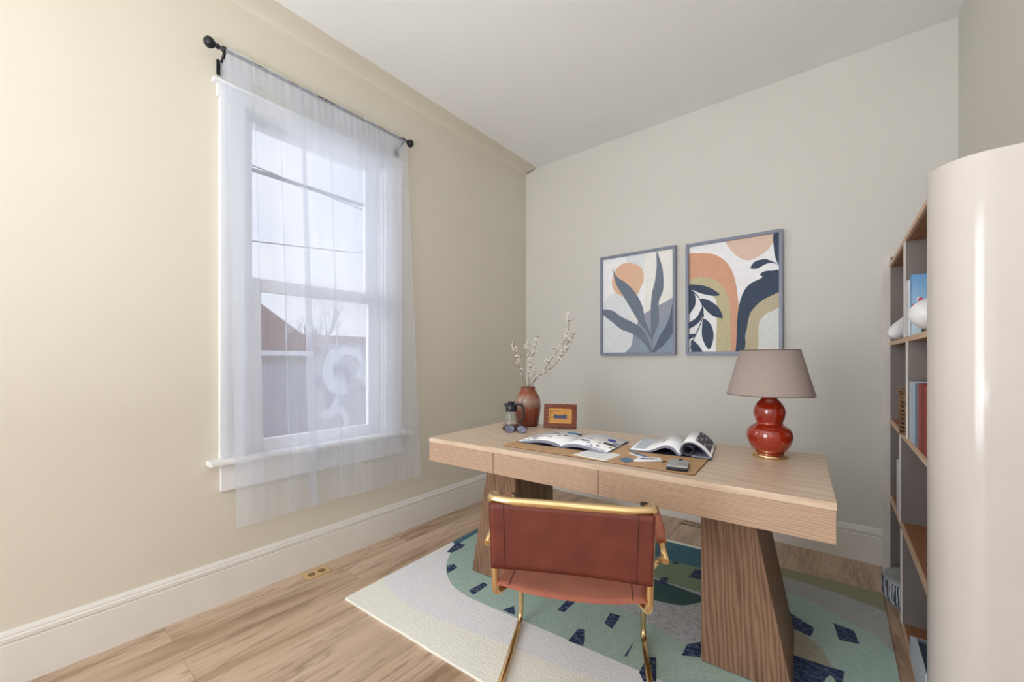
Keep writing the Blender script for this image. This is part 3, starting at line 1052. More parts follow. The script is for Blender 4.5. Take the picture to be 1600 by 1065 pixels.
# ---------------------------------------------------------------- things on the desk
# desk pad
pad = thing('desk_pad', 'tan leather desk pad with rounded corners on the desk top', 'desk pad', (1.508, 1.775, DZ), radians(2.9))
def rrect(w, d, r, n=6):
    o = []
    for cx_, cy_, a0 in ((w / 2 - r, d / 2 - r, 0), (-w / 2 + r, d / 2 - r, pi / 2), (-w / 2 + r, -d / 2 + r, pi), (w / 2 - r, -d / 2 + r, 3 * pi / 2)):
        for i in range(n + 1):
            a = a0 + pi / 2 * i / n
            o.append((cx_ + r * cos(a), cy_ + r * sin(a)))
    return o
MB(PADEDGE).prism(rrect(0.905, 0.372, 0.022), 'z', 0.0, 0.0026).build('backing', pad)
MB(PADM).prism(rrect(0.899, 0.366, 0.020), 'z', 0.0026, 0.0040).build('leather_face', pad)
PZ = DZ + 0.0040

def page_profile(kind):
    if kind == 'L':
        return lambda s, W: (-W * s, 0.010 + 0.016 * sin(pi * min(1, s * 1.05)) ** 0.8 * (1 - s) ** 0.6 * 1.6 - 0.003 * s if s > 0.001 else 0.007)
    return lambda s, W: (W * s, 0.010 + 0.016 * sin(pi * min(1, s * 1.05)) ** 0.8 * (1 - s) ** 0.6 * 1.6 - 0.003 * s if s > 0.001 else 0.007)

def sheet_block(mb, prof, W, H, z_under, n=24, mi_top=0, mi_side=1):
    """page block whose top follows prof(s) and whose underside follows z_under(s)"""
    top0, top1, bt0, bt1 = [], [], [], []
    for i in range(n + 1):
        s = i / n
        x, z = prof(s, W)
        zu = z_under(s, z)
        top0.append(mb.bm.verts.new((x, 0, z)))
        top1.append(mb.bm.verts.new((x, H, z)))
        bt0.append(mb.bm.verts.new((x, 0, zu)))
        bt1.append(mb.bm.verts.new((x, H, zu)))
    for i in range(n):
        for q, mi in (((top0[i], top0[i + 1], top1[i + 1], top1[i]), mi_top), ((bt0[i], bt0[i + 1], bt1[i + 1], bt1[i]), mi_side),
                      ((bt0[i], bt0[i + 1], top0[i + 1], top0[i]), mi_side), ((bt1[i], bt1[i + 1], top1[i + 1], top1[i]), mi_side)):
            f_ = mb.bm.faces.new(q)
            f_.material_index = mi
            f_.smooth = mi == mi_top and q[0] in top0
    for a_, b_, c_, d_ in ((top0[0], top1[0], bt1[0], bt0[0]), (top0[n], top1[n], bt1[n], bt0[n])):
        f_ = mb.bm.faces.new((a_, b_, c_, d_))
        f_.material_index = mi_side

def ink(mb, prof, W, H, blobs):
    """printed patches that follow the page: (s0,s1,t0,t1,mat,roundness)"""
    for k, (s0, s1, t0, t1, mi, rd) in enumerate(blobs):
        nn = 10
        rows = []
        for i in range(nn + 1):
            q = i / nn
            s = s0 + (s1 - s0) * q
            hw = (t1 - t0) / 2 * (1.0 if not rd else sqrt(max(0.0, 1 - (2 * q - 1) ** 2)) * 0.98 + 0.02)
            if rd == 2:
                hw *= 0.75 + 0.25 * sin(q * 23 + k)
            cyy = (t0 + t1) / 2 + (0.02 * sin(q * 7 + k) if rd == 2 else 0)
            x, z = prof(s, W)
            rows.append((mb.bm.verts.new((x, H * (cyy - hw), z + 0.0006)), mb.bm.verts.new((x, H * (cyy + hw), z + 0.0006))))
        for a_, b_ in zip(rows, rows[1:]):
            mb.bm.faces.new((a_[0], b_[0], b_[1], a_[1])).material_index = mi

# magazine lying open on the left of the pad
mg = thing('magazine', 'open magazine with small colour pictures lying on the left of the desk pad', 'magazine', (1.335, 1.700, PZ), radians(5.5))
WL, WR, HM = 0.250, 0.232, 0.318
cvb = MB(COVER)
cvb.box((-WL / 2, HM / 2, 0.001), (WL, HM + 0.004, 0.002))
cvb.box((WR / 2, HM / 2, 0.001), (WR + 0.004, HM + 0.004, 0.002))
cvb.build('cover', mg)
for kd, W_ in (('L', WL), ('R', WR)):
    pb = MB(PAPER, PAGEEDGE)
    pr = page_profile(kd)
    sheet_block(pb, pr, W_, HM, lambda s, z: max(0.0022, z - (0.011 + 0.006 * (1 - s))) if 0.02 < s < 0.98 else 0.0022)
    po = pb.build('page_block', mg, normals=True)
    ib = MB(INKD, INKG, INKB, INKC, INKO, PAPERB)
    if kd == 'L':
        ink(ib, pr, W_, HM, [(0.80, 0.97, 0.06, 0.16, 0, 2), (0.86, 0.93, 0.16, 0.62, 0, 2), (0.80, 0.84, 0.32, 0.60, 0, 2), (0.62, 0.76, 0.10, 0.22, 0, 1),
                             (0.42, 0.72, 0.60, 0.74, 1, 2), (0.58, 0.74, 0.36, 0.44, 4, 2), (0.10, 0.36, 0.74, 0.90, 3, 2), (0.04, 0.16, 0.80, 0.92, 0, 1),
                             (0.30, 0.38, 0.40, 0.52, 4, 1), (0.42, 0.52, 0.28, 0.40, 1, 1), (0.20, 0.28, 0.50, 0.60, 0, 2)])
    else:
        ink(ib, pr, W_, HM, [(0.18, 0.44, 0.30, 0.42, 0, 2), (0.26, 0.44, 0.50, 0.58, 1, 1), (0.66, 0.86, 0.64, 0.80, 2, 1), (0.70, 0.98, 0.40, 0.52, 0, 0),
                             (0.84, 0.98, 0.54, 0.66, 1, 0), (0.44, 0.50, 0.20, 0.30, 3, 1), (0.56, 0.62, 0.10, 0.18, 1, 2), (0.66, 0.74, 0.16, 0.26, 0, 2),
                             (0.52, 0.94, 0.02, 0.08, 5, 0), (0.62, 0.68, 0.34, 0.42, 4, 1), (0.88, 0.96, 0.26, 0.34, 4, 1)])
    ib.build('print', po, normals=False)

# second magazine, its right-hand pages rolled over
m2 = thing('magazine', 'thick open magazine with rolled right hand pages at the back right of the desk pad', 'magazine', (1.842, 1.885, PZ), radians(9.0))
HM2 = 0.325
cvb = MB(COVER)
cvb.box((-0.113, HM2 / 2, 0.001), (0.226, HM2 + 0.003, 0.002))
cvb.box((0.062, HM2 / 2, 0.001), (0.124, HM2 + 0.003, 0.002))
cvb.build('cover', m2)
def prL(s, W):
    return (-W * s, 0.006 + 0.036 * (math.exp(-((s - 0.26) / 0.24) ** 2)) * min(1, s * 9) + 0.002 * (1 - s))
pb = MB(PAPER, PAGEEDGE)
sheet_block(pb, prL, 0.226, HM2, lambda s, z: max(0.0022, z - 0.014 * (1 - s) - 0.003) if 0.02 < s < 0.98 else 0.0022, 30)
po = pb.build('page_block', m2)
ib = MB(INKD, INKG, INKB, INKC, INKO, PAPERB)
ink(ib, prL, 0.226, HM2, [(0.36, 0.46, 0.40, 0.62, 4, 2)])
ib.build('small_picture', po, normals=False)
ib = MB(INKD, INKG, INKB, INKC, INKO, PAPERB)
ink(ib, prL, 0.226, HM2, [(0.70, 0.95, 0.12, 0.90, 5, 0)])
ib.build('text_column', po, normals=False)
# rolled pages: profile loops up from the spine, over, and down to the right edge
path = [(0.002, 0.006), (-0.004, 0.022), (0.000, 0.042), (0.014, 0.060), (0.036, 0.068), (0.060, 0.064), (0.084, 0.050), (0.104, 0.032), (0.118, 0.014), (0.124, 0.008)]
dense = []
for i in range(len(path) - 1):
    p0, p1, p2, p3 = path[max(0, i - 1)], path[i], path[i + 1], path[min(len(path) - 1, i + 2)]
    for k in range(5):
        t_ = k / 5
        dense.append(tuple(0.5 * ((2 * p1[j]) + (-p0[j] + p2[j]) * t_ + (2 * p0[j] - 5 * p1[j] + 4 * p2[j] - p3[j]) * t_ * t_ + (-p0[j] + 3 * p1[j] - 3 * p2[j] + p3[j]) * t_ ** 3) for j in (0, 1)))
dense.append(path[-1])
def offs(pts, d):
    o = []
    for i, p in enumerate(pts):
        a_, b_ = pts[max(0, i - 1)], pts[min(len(pts) - 1, i + 1)]
        tx, tz = b_[0] - a_[0], b_[1] - a_[1]
        L_ = sqrt(tx * tx + tz * tz)
        o.append((p[0] + tz / L_ * d, max(0.003, p[1] - tx / L_ * d)))
    return o
inner = offs(dense, 0.006)
rb = MB(PAPER, PAGEEDGE)
vo = [(rb.bm.verts.new((p[0], 0, p[1])), rb.bm.verts.new((p[0], HM2, p[1]))) for p in dense]
vi = [(rb.bm.verts.new((p[0], 0, p[1])), rb.bm.verts.new((p[0], HM2, p[1]))) for p in inner]
for a_, b_ in zip(range(len(dense) - 1), range(1, len(dense))):
    for q, mi in (((vo[a_][0], vo[b_][0], vo[b_][1], vo[a_][1]), 0), ((vi[a_][0], vi[b_][0], vi[b_][1], vi[a_][1]), 1),
                  ((vo[a_][0], vo[b_][0], vi[b_][0], vi[a_][0]), 1), ((vo[a_][1], vo[b_][1], vi[b_][1], vi[a_][1]), 1)):
        f_ = rb.bm.faces.new(q)
        f_.material_index = mi
        f_.smooth = True
ro_ = rb.build('rolled_pages', m2, normals=True)
rp = MB(PAGEEDGE, PAPERB)   # inner leaf curled inside the roll, and the flat leaves below
rp.tube([(0.028, 0.004, 0.026), (0.028, HM2 - 0.004, 0.026)], 0.021, 24, 0, False)
rp.box((0.082, HM2 / 2, 0.006), (0.076, HM2 - 0.002, 0.007))
rp.build('inner_leaves', m2)
pic = MB(INKD, INKG)
seg = dense[24:40]
n_ = len(seg)
vs_ = []
for i, p in enumerate(seg):
    a_, b_ = seg[max(0, i - 1)], seg[min(n_ - 1, i + 1)]
    tx, tz = b_[0] - a_[0], b_[1] - a_[1]
    L_ = sqrt(tx * tx + tz * tz)
    vs_.append((p[0] - tz / L_ * 0.0008, p[1] + tx / L_ * 0.0008))
for j, (t0_, t1_) in enumerate(((0.16, 0.40), (0.40, 0.58), (0.58, 0.82), (0.82, 0.93))):
    for i in range(n_ - 1):
        f_ = pic.bm.faces.new([pic.bm.verts.new((vs_[i][0], HM2 * t0_, vs_[i][1])), pic.bm.verts.new((vs_[i + 1][0], HM2 * t0_, vs_[i + 1][1])),
                               pic.bm.verts.new((vs_[i + 1][0], HM2 * t1_, vs_[i + 1][1])), pic.bm.verts.new((vs_[i][0], HM2 * t1_, vs_[i][1]))])
        f_.material_index = 1 if (i * 3 + j * 5) % 7 in (0, 3) else 0
pic.build('printed_photo', ro_, normals=False)

# loose sheet
sh = MB(PAPER, PAPERB)
sh.prism([(-0.081, -0.076), (0.081, -0.078), (0.080, 0.066), (-0.082, 0.078)], 'z', 0.0, 0.0022)
for k in range(7):
    sh.box((-0.005, -0.05 + k * 0.016, 0.0024), (0.10 - 0.01 * (k % 3), 0.003, 0.0002), 1)
o = sh.build('paper_sheet', None, (1.541, 1.682, PZ), radians(-5))
tag(o, 'small white sheet of paper on the desk pad in front of the open magazine', 'paper')
# card and paper scraps
cd = MB(STEELB).prism([(-0.036, -0.005), (0.010, -0.052), (0.036, -0.004), (-0.014, 0.040)], 'z', 0, 0.0018)
o = cd.build('blue_card', None, (1.682, 1.676, PZ), 0)
tag(o, 'small square steel blue card on the desk pad', 'card')
pc = thing('pencil', 'slim white and brown pencil lying beside the small grey box', 'pencil', (1.715, 1.665, PZ + 0.0042), radians(33.5))
MB(PAPER, PADEDGE).tube([(0, 0, 0), (0.118, 0, 0)], 0.0042, 6).build('shaft', pc)
MB(BLACKP).lathe([(0.0042, 0), (0.0015, 0.016), (0.0004, 0.020)], (0.118, 0, 0), 8, 0, Matrix.Rotation(radians(90), 4, 'Y')).build('tip', pc)
bp = MB(PAPER, INKB, INKG)
bp.prism([(-0.045, -0.060), (0.050, 0.000), (0.030, 0.045), (-0.050, -0.005)], 'z', 0, 0.0015)
bp.flat([(-0.03, -0.035, 0.0017), (0.02, -0.002, 0.0017), (0.012, 0.012, 0.0017), (-0.035, -0.015, 0.0017)], 1)
bp.flat([(0.0, -0.005, 0.0018), (0.03, 0.012, 0.0018), (0.024, 0.024, 0.0018), (-0.004, 0.010, 0.0018)], 2)
o = bp.build('paper_scrap', None, (1.752, 1.754, PZ), 0)
tag(o, 'white printed scrap of paper with blue marks behind the pencil', 'paper')
sw = MB(STEELB, PAPER)
sw.prism([(-0.050, -0.010), (0.034, -0.052), (0.044, -0.030), (-0.034, 0.022)], 'z', 0, 0.0012, 1)
sw.prism([(-0.040, 0.002), (0.040, -0.038), (0.046, -0.022), (-0.030, 0.022)], 'z', 0.0012, 0.0022, 0)
o = sw.build('folded_strip', None, (1.683, 1.806, PZ), 0)
tag(o, 'folded white strip with pale blue top nearest the thick magazine', 'paper')
# small grey box
bx = thing('small_box', 'small flat grey box with black side at the front right of the desk pad', 'box', (1.892, 1.680, PZ), radians(11))
MB(BLACKP).box((0, 0, 0.007), (0.078, 0.110, 0.014), bevel=0.005, seg=3).build('body', bx)
MB(DEVICE).box((0, 0.001, 0.017), (0.078, 0.110, 0.008), bevel=0.003).build('lid', bx)
s = MB(BLACKP)
s.box((0.005, 0.050, 0.023), (0.014, 0.012, 0.006), bevel=0.001)
s.build('button', bx)
s = MB(INKD)
s.box((0.015, -0.015, 0.0212), (0.030, 0.004, 0.0004))
s.build('marking', bx)

# lamp
lm = thing('table_lamp', 'red gourd shaped ceramic table lamp with taupe shade on the right of the desk', 'lamp', (2.150, 2.150, DZ))
MB(BRASS).lathe([(0.068, 0), (0.070, 0.003), (0.070, 0.011), (0.068, 0.014), (0.061, 0.015), (0.059, 0.020), (0.054, 0.022)], seg=64).build('base', lm)
pf = [(0.0507, 0.02), (0.0608, 0.028), (0.0744, 0.046), (0.0853, 0.07), (0.09, 0.092), (0.0879, 0.112), (0.0794, 0.128), (0.0659, 0.139), (0.0549, 0.147), (0.0515, 0.153), (0.0541, 0.163), (0.0592, 0.18), (0.0621, 0.198), (0.0608, 0.214), (0.0541, 0.232), (0.0423, 0.248), (0.0313, 0.26), (0.0253, 0.272), (0.0237, 0.286), (0.0203, 0.292)]
dn_ = []
for i in range(len(pf) - 1):
    p0, p1, p2, p3 = pf[max(0, i - 1)], pf[i], pf[i + 1], pf[min(len(pf) - 1, i + 2)]
    for k in range(3):
        t_ = k / 3
        dn_.append(tuple(0.5 * ((2 * p1[j]) + (-p0[j] + p2[j]) * t_ + (2 * p0[j] - 5 * p1[j] + 4 * p2[j] - p3[j]) * t_ * t_ + (-p0[j] + 3 * p1[j] - 3 * p2[j] + p3[j]) * t_ ** 3) for j in (0, 1)))
dn_.append(pf[-1])
MB(GLAZE).lathe(dn_, seg=72).build('gourd_body', lm)
MB(BRASS).lathe([(0.010, 0.290), (0.010, 0.330), (0.016, 0.332), (0.016, 0.375), (0.010, 0.378)], seg=24).build('socket', lm)
s = MB(SHADE)
s.lathe([(0.1705, 0.278), (0.1175, 0.478), (0.116, 0.478), (0.169, 0.278), (0.1705, 0.278)], seg=96, cap0=False, cap1=False)
sho = s.build('lamp_shade', lm)
s = MB(SHADERIM)
s.lathe([(0.1713, 0.2775), (0.1702, 0.2815), (0.1680, 0.2815), (0.1685, 0.2775), (0.1713, 0.2775)], seg=96, cap0=False, cap1=False)
s.build('rim', sho)
s = MB(SHADERIM)
s.lathe([(0.1185, 0.4750), (0.1175, 0.4795), (0.1150, 0.4795), (0.1155, 0.4750), (0.1185, 0.4750)], seg=96, cap0=False, cap1=False)
s.build('rim', sho)
s = MB(BRASS)
for k in range(3):
    a = 2 * pi * k / 3
    s.tube([(0.008 * cos(a), 0.008 * sin(a), 0.376), (0.1165 * cos(a), 0.1165 * sin(a), 0.470)], 0.0018, 6)
s.build('spider', lm)

# vase with branches
VX, VY = 0.803, 2.150
VPROF = [(0.052, 0), (0.064, 0.002), (0.068, 0.012), (0.074, 0.05), (0.081, 0.10), (0.0835, 0.135), (0.080, 0.170), (0.070, 0.200), (0.056, 0.223), (0.047, 0.235), (0.045, 0.243), (0.049, 0.252), (0.048, 0.255), (0.043, 0.254), (0.040, 0.240), (0.052, 0.215), (0.068, 0.15), (0.060, 0.03)]
o = MB(VASEM).lathe(VPROF, seg=64).build('vase', None, (VX, VY, DZ))
tag(o, 'rust and cream glazed stoneware vase at the back left of the desk', 'vase')
br_ = thing('blossom_branches', 'bare twigs with small white and pink blossom standing in the stoneware vase', 'branches', (VX, VY, DZ + 0.02), YAW)
BRD = [
 [(0.125, 1.031), (0.095, 1.097), (0.072, 1.167), (0.062, 1.218), (0.042, 1.273), (0.042, 1.303)],
 [(0.14, 1.036), (0.141, 1.097), (0.143, 1.157), (0.148, 1.208), (0.176, 1.258), (0.186, 1.308), (0.186, 1.359)],
 [(0.148, 1.036), (0.188, 1.084), (0.231, 1.117), (0.272, 1.185), (0.322, 1.253), (0.377, 1.324), (0.393, 1.389), (0.398, 1.445), (0.393, 1.5)],
 [(0.161, 1.031), (0.188, 1.084), (0.261, 1.127), (0.312, 1.167), (0.352, 1.223), (0.372, 1.273), (0.403, 1.329), (0.443, 1.389)],
 [(0.133, 1.036), (0.188, 1.137), (0.176, 1.177)], [(0.118, 1.036), (0.115, 1.086)], [(0.272, 1.185), (0.246, 1.197)],
 [(0.072, 1.167), (0.08, 1.213), (0.09, 1.233)], [(0.398, 1.445), (0.436, 1.475)], [(0.377, 1.324), (0.443, 1.346)], [(0.155, 1.238), (0.11, 1.288)],
 [(0.352, 1.223), (0.385, 1.25), (0.40, 1.30)], [(0.322, 1.253), (0.30, 1.29)], [(0.148, 1.208), (0.130, 1.25), (0.142, 1.31)]]
rb_ = random.Random(11)
tw = MB(TWIG)
pet = MB(PETAL)
bud = MB(BUD)
def blossom(mb, p, r, rr_):
    for k in range(5):
        a = 2 * pi * k / 5 + rr_.uniform(0, 1)
        tilt = rr_.uniform(0.3, 1.2)
        d = Vector((cos(a) * cos(tilt), sin(a) * cos(tilt), sin(tilt) * rr_.choice((-1, 1)) * 0.6))
        s_ = d.cross(Vector((rr_.random(), rr_.random(), 1))).normalized()
        c_ = p + d * r
        n_ = d.cross(s_).normalized() * r * 0.28
        pts = [p, p + d * r * 0.6 + s_ * r * 0.55, p + d * r * 1.5, p + d * r * 0.6 - s_ * r * 0.55]
        vs2 = [mb.bm.verts.new(q) for q in pts]
        t1 = mb.bm.verts.new(p + d * r * 0.8 + n_)
        t2 = mb.bm.verts.new(p + d * r * 0.8 - n_ * 0.3)
        for i in range(4):
            mb.bm.faces.new((vs2[i], vs2[(i + 1) % 4], t1))
            mb.bm.faces.new((vs2[(i + 1) % 4], vs2[i], t2))
for bi, pl in enumerate(BRD):
    dep = rb_.uniform(-0.05, 0.05) if bi < 4 else 0.0
    pts = []
    for i, (a, z) in enumerate(pl):
        a2 = (a - 0.134)
        zz = z - DZ - 0.02
        k = max(0.0, min(1.0, (z - 1.03) / 0.35))
        pts.append(Vector((a2, dep * k, zz)))
    if bi < 6:
        pts.insert(0, Vector((pts[0].x * 0.3, 0.0, 0.02)))
    q = round_path(pts, 0.02, 3)
    r0 = 0.0026 if bi < 4 else 0.0015
    tw.tube(q, r0, 6, 0, True, [r0 * (1 - 0.6 * i / len(q)) for i in range(len(q))])
    for i in range(len(pts) - 1):
        if pts[i].z < 0.27:
            continue
        for k in range(10 if bi < 4 else 6):
            t_ = rb_.random()
            p = pts[i].lerp(pts[i + 1], t_)
            side = Vector((rb_.uniform(-1, 1), rb_.uniform(-1, 1), rb_.uniform(-0.2, 1))).normalized() * rb_.uniform(0.004, 0.020)
            if rb_.random() < 0.5:
                tw.tube([p, p + side], 0.0008, 4)
            if rb_.random() < 0.55:
                blossom(pet, p + side, rb_.uniform(0.007, 0.013), rb_)
            else:
                blossom(bud, p + side, rb_.uniform(0.0035, 0.0070), rb_)
tw.build('twig', br_)
for mb_, nm_ in ((pet, 'white_blossom'), (bud, 'pink_bud')):
    mb_.build(nm_, br_, normals=False)['kind'] = 'stuff'

# carafe
cf = thing('glass_carafe', 'small glass carafe with black collar, lid and handle beside the vase', 'carafe', (0.815, 1.960, DZ))
MB(GLASS).lathe([(0.040, 0.0), (0.053, 0.002), (0.056, 0.010), (0.054, 0.030), (0.046, 0.070), (0.038, 0.105), (0.033, 0.125), (0.031, 0.128), (0.029, 0.125), (0.034, 0.105), (0.042, 0.070), (0.050, 0.030), (0.052, 0.012), (0.040, 0.006)], seg=48).build('glass_body', cf)
s = MB(BLACKP)
s.lathe([(0.0345, 0.118), (0.036, 0.122), (0.034, 0.150), (0.030, 0.158), (0.018, 0.160), (0.018, 0.165), (0.024, 0.167), (0.024, 0.173), (0.010, 0.175)], seg=40)
lidd = s.build('collar_and_lid', cf)
s = MB(BLACKP)
s.hexa([(-0.008, 0, 0), (0.008, 0, 0), (0.010, 0.02, 0), (-0.010, 0.02, 0), (-0.005, -0.014, 0.022), (0.005, -0.014, 0.022), (0.010, 0.015, 0.026), (-0.010, 0.015, 0.026)], 0, 0.002)
so_ = s.build('spout', cf, (-0.028, -0.022, 0.140), YAW - pi / 2)
s = MB(BLACKP)
hx_, hy_ = cos(YAW), sin(YAW)
s.tube(round_path([(0.028 * hx_, 0.028 * hy_, 0.156), (0.062 * hx_, 0.062 * hy_, 0.158), (0.078 * hx_, 0.078 * hy_, 0.120), (0.076 * hx_, 0.076 * hy_, 0.075), (0.058 * hx_, 0.058 * hy_, 0.052), (0.050 * hx_, 0.050 * hy_, 0.050)], 0.03, 6), 0.0058, 12)
s.build('handle', cf)
MB(plain('pink_refraction', (128, 84, 86), 0.2)).lathe([(0.038, 0.0065), (0.049, 0.012), (0.047, 0.030), (0.010, 0.030)], seg=40).build('refraction_tint', cf)  # pinkish solid in the base, standing in for light refracted by the glass

# sunglasses
sg = thing('sunglasses', 'dark framed sunglasses with smoky lenses standing in front of the carafe', 'sunglasses', (0.902, 1.893, DZ), YAW - radians(12))
fr_ = MB(SPECF)
for sx in (-1, 1):
    pts = []
    for i in range(25):
        a = 2 * pi * i / 24
        pts.append((sx * 0.036 + 0.0285 * cos(a), 0.0, 0.0225 + 0.0215 * sin(a) * (1 - 0.1 * cos(a) * sx)))
    fr_.tube(pts, 0.0022, 8, 0, False)
fr_.tube(round_path([(-0.009, 0, 0.028), (0, 0, 0.034), (0.009, 0, 0.028)], 0.01), 0.0022, 8)
fr_.build('frame', sg)
for sx in (-1, 1):
    l_ = MB(LENS)
    l_.prism([(sx * 0.036 + 0.0275 * cos(2 * pi * i / 24), 0.0225 + 0.0205 * sin(2 * pi * i / 24)) for i in range(24)], 'y', -0.0012, 0.0012)
    l_.build('lens', sg)
    l_ = MB(SPECF)
    l_.tube(round_path([(sx * 0.066, 0.0, 0.032), (sx * 0.068, 0.006, 0.031), (sx * 0.060, 0.016 + 0.004 * sx, 0.028), (sx * -0.050, 0.022 + 0.004 * sx, 0.006), (sx * -0.056, 0.022 + 0.004 * sx, 0.003)], 0.006), 0.0019, 8)
    l_.build('temple', sg)

# small photo frame
pfm = thing('photo_frame', 'mahogany framed small golden sunset picture standing beside the vase', 'picture frame', (1.026, 2.185, DZ), radians(25))
tilt = Matrix.Rotation(radians(-11), 4, 'X')
def fbox(mb, c_, s_, mi=0, bev=0.0):
    b_ = bmesh.new()
    bmesh.ops.create_cube(b_, size=1.0)
    for vv in b_.verts:
        vv.co = Vector((vv.co.x * s_[0], vv.co.y * s_[1], vv.co.z * s_[2]))
    if bev:
        bmesh.ops.bevel(b_, geom=list(b_.edges), offset=bev, segments=2, profile=0.5, affect='EDGES')
    mb.add(b_, tilt @ Matrix.Translation(Vector(c_)), mi)
W2, H2, B2 = 0.206, 0.150, 0.030
s = MB(FRW)
fbox(s, (0, 0, B2 / 2 + 0.003), (W2, 0.020, B2), 0, 0.003)
fbox(s, (0, 0, H2 - B2 / 2 + 0.003), (W2, 0.020, B2), 0, 0.003)
fbox(s, (-W2 / 2 + B2 / 2, 0, H2 / 2 + 0.003), (B2, 0.0198, H2 - 2 * B2 + 0.002), 0, 0.002)
fbox(s, (W2 / 2 - B2 / 2, 0, H2 / 2 + 0.003), (B2, 0.0198, H2 - 2 * B2 + 0.002), 0, 0.002)
fo = s.build('frame', pfm)
s = MB(GOLDLIP)
for c_, s_ in (((0, -0.004, B2 + 0.0055), (W2 - 2 * B2, 0.006, 0.005)), ((0, -0.004, H2 - B2 + 0.0005), (W2 - 2 * B2, 0.006, 0.005)),
               ((-W2 / 2 + B2 + 0.0025, -0.004, H2 / 2 + 0.003), (0.005, 0.006, H2 - 2 * B2)), ((W2 / 2 - B2 - 0.0035, -0.004, H2 / 2 + 0.003), (0.007, 0.006, H2 - 2 * B2))):
    fbox(s, c_, s_)
s.build('gold_slip', fo)
s = MB(GOLDMAT)
fbox(s, (0, 0.003, H2 / 2 + 0.003), (W2 - 2 * B2 + 0.004, 0.004, H2 - 2 * B2 + 0.004))
po = s.build('picture', pfm)
s = MB(PRINTBLUE)
rz_ = random.Random(3)
top = [(-0.042 + 0.084 * i / 16, 0.083 + (0.006 if i in (1, 2, 14, 15) else 0) + rz_.uniform(-0.003, 0.004)) for i in range(17)]
s.flat([tilt @ Vector((a, 0.0007, b)) for a, b in [(-0.042, 0.062)] + [(0.042, 0.062)] + list(reversed(top))])
s.build('dark_skyline', po, normals=False)
s = MB(FRW)
s.hexa([(-0.02, 0.012, 0.004), (0.02, 0.012, 0.004), (0.02, 0.080, 0.002), (-0.02, 0.080, 0.002), (-0.02, 0.033, 0.110), (0.02, 0.033, 0.110), (0.02, 0.038, 0.110), (-0.02, 0.038, 0.110)])
s.build('easel_back', pfm)
ART_LEFT = [
 ('cream',0,[(0.374,0.84),(0.611,0.837),(0.611,0.43),(0.493,0.394),(0.379,0.332)]),
 ('pale',1,[(0.231,0.825),(0.379,0.82),(0.377,0.753),(0.365,0.678),(0.32,0.728),(0.245,0.754)]),
 ('pale2',1,[(0.015,0.409),(0.124,0.52),(0.203,0.493),(0.27,0.388),(0.27,0.32),(0.32,0.268),(0.295,0.133),(0.24,-0.002),(0.015,-0.001)]),
 ('sand',1,[(0.27,0.33),(0.3,0.328),(0.325,0.278),(0.3,0.269),(0.26,0.291)]),
 ('mauve',1,[(0.325,0.268),(0.374,0.327),(0.493,0.389),(0.548,0.412),(0.611,0.434),(0.611,0.315),(0.493,0.277),(0.389,0.207)]),
 ('slate',1,[(0.231,-0.002),(0.27,0.076),(0.29,0.173),(0.31,0.23),(0.332,0.277),(0.37,0.265),(0.408,0.249),(0.493,0.277),(0.557,0.31),(0.616,0.342),(0.616,-0.005)]),
 ('sun',1,[(0.242,0.756),(0.31,0.734),(0.36,0.687),(0.374,0.629),(0.365,0.573),(0.34,0.527),(0.322,0.491),(0.27,0.476),(0.198,0.485),(0.135,0.524),(0.105,0.583),(0.105,0.643),(0.135,0.71),(0.183,0.75)]),
 ('leaf',1,[(0.11,0.728),(0.13,0.675),(0.172,0.63),(0.219,0.598),(0.29,0.523),(0.34,0.441),(0.37,0.361),(0.384,0.274),(0.418,0.196),(0.442,0.134),(0.435,0.11),(0.399,0.178),(0.33,0.272),(0.26,0.389),(0.198,0.493),(0.146,0.578),(0.122,0.651)]),
 ('leaf',1,[(0.476,0.806),(0.512,0.705),(0.526,0.628),(0.526,0.507),(0.493,0.417),(0.493,0.333),(0.491,0.249),(0.461,0.175),(0.439,0.115),(0.432,0.167),(0.43,0.262),(0.429,0.376),(0.442,0.498),(0.462,0.58),(0.475,0.691)]),
 ('leaf',1,[(0.021,0.386),(0.103,0.376),(0.188,0.316),(0.3,0.255),(0.37,0.198),(0.418,0.101),(0.434,0.015),(0.403,0.059),(0.36,0.112),(0.27,0.178),(0.188,0.211),(0.114,0.27),(0.021,0.347)]),
 ('leaf2',1,[(0.602,0.398),(0.602,0.192),(0.557,0.107),(0.503,0.052),(0.427,0.006),(0.465,0.072),(0.503,0.155),(0.548,0.227),(0.576,0.3)]),
 ('leaf',0,[(0.437,0.119),(0.444,0.119),(0.442,0.063),(0.432,0.011),(0.425,0.011),(0.435,0.072)]),
]
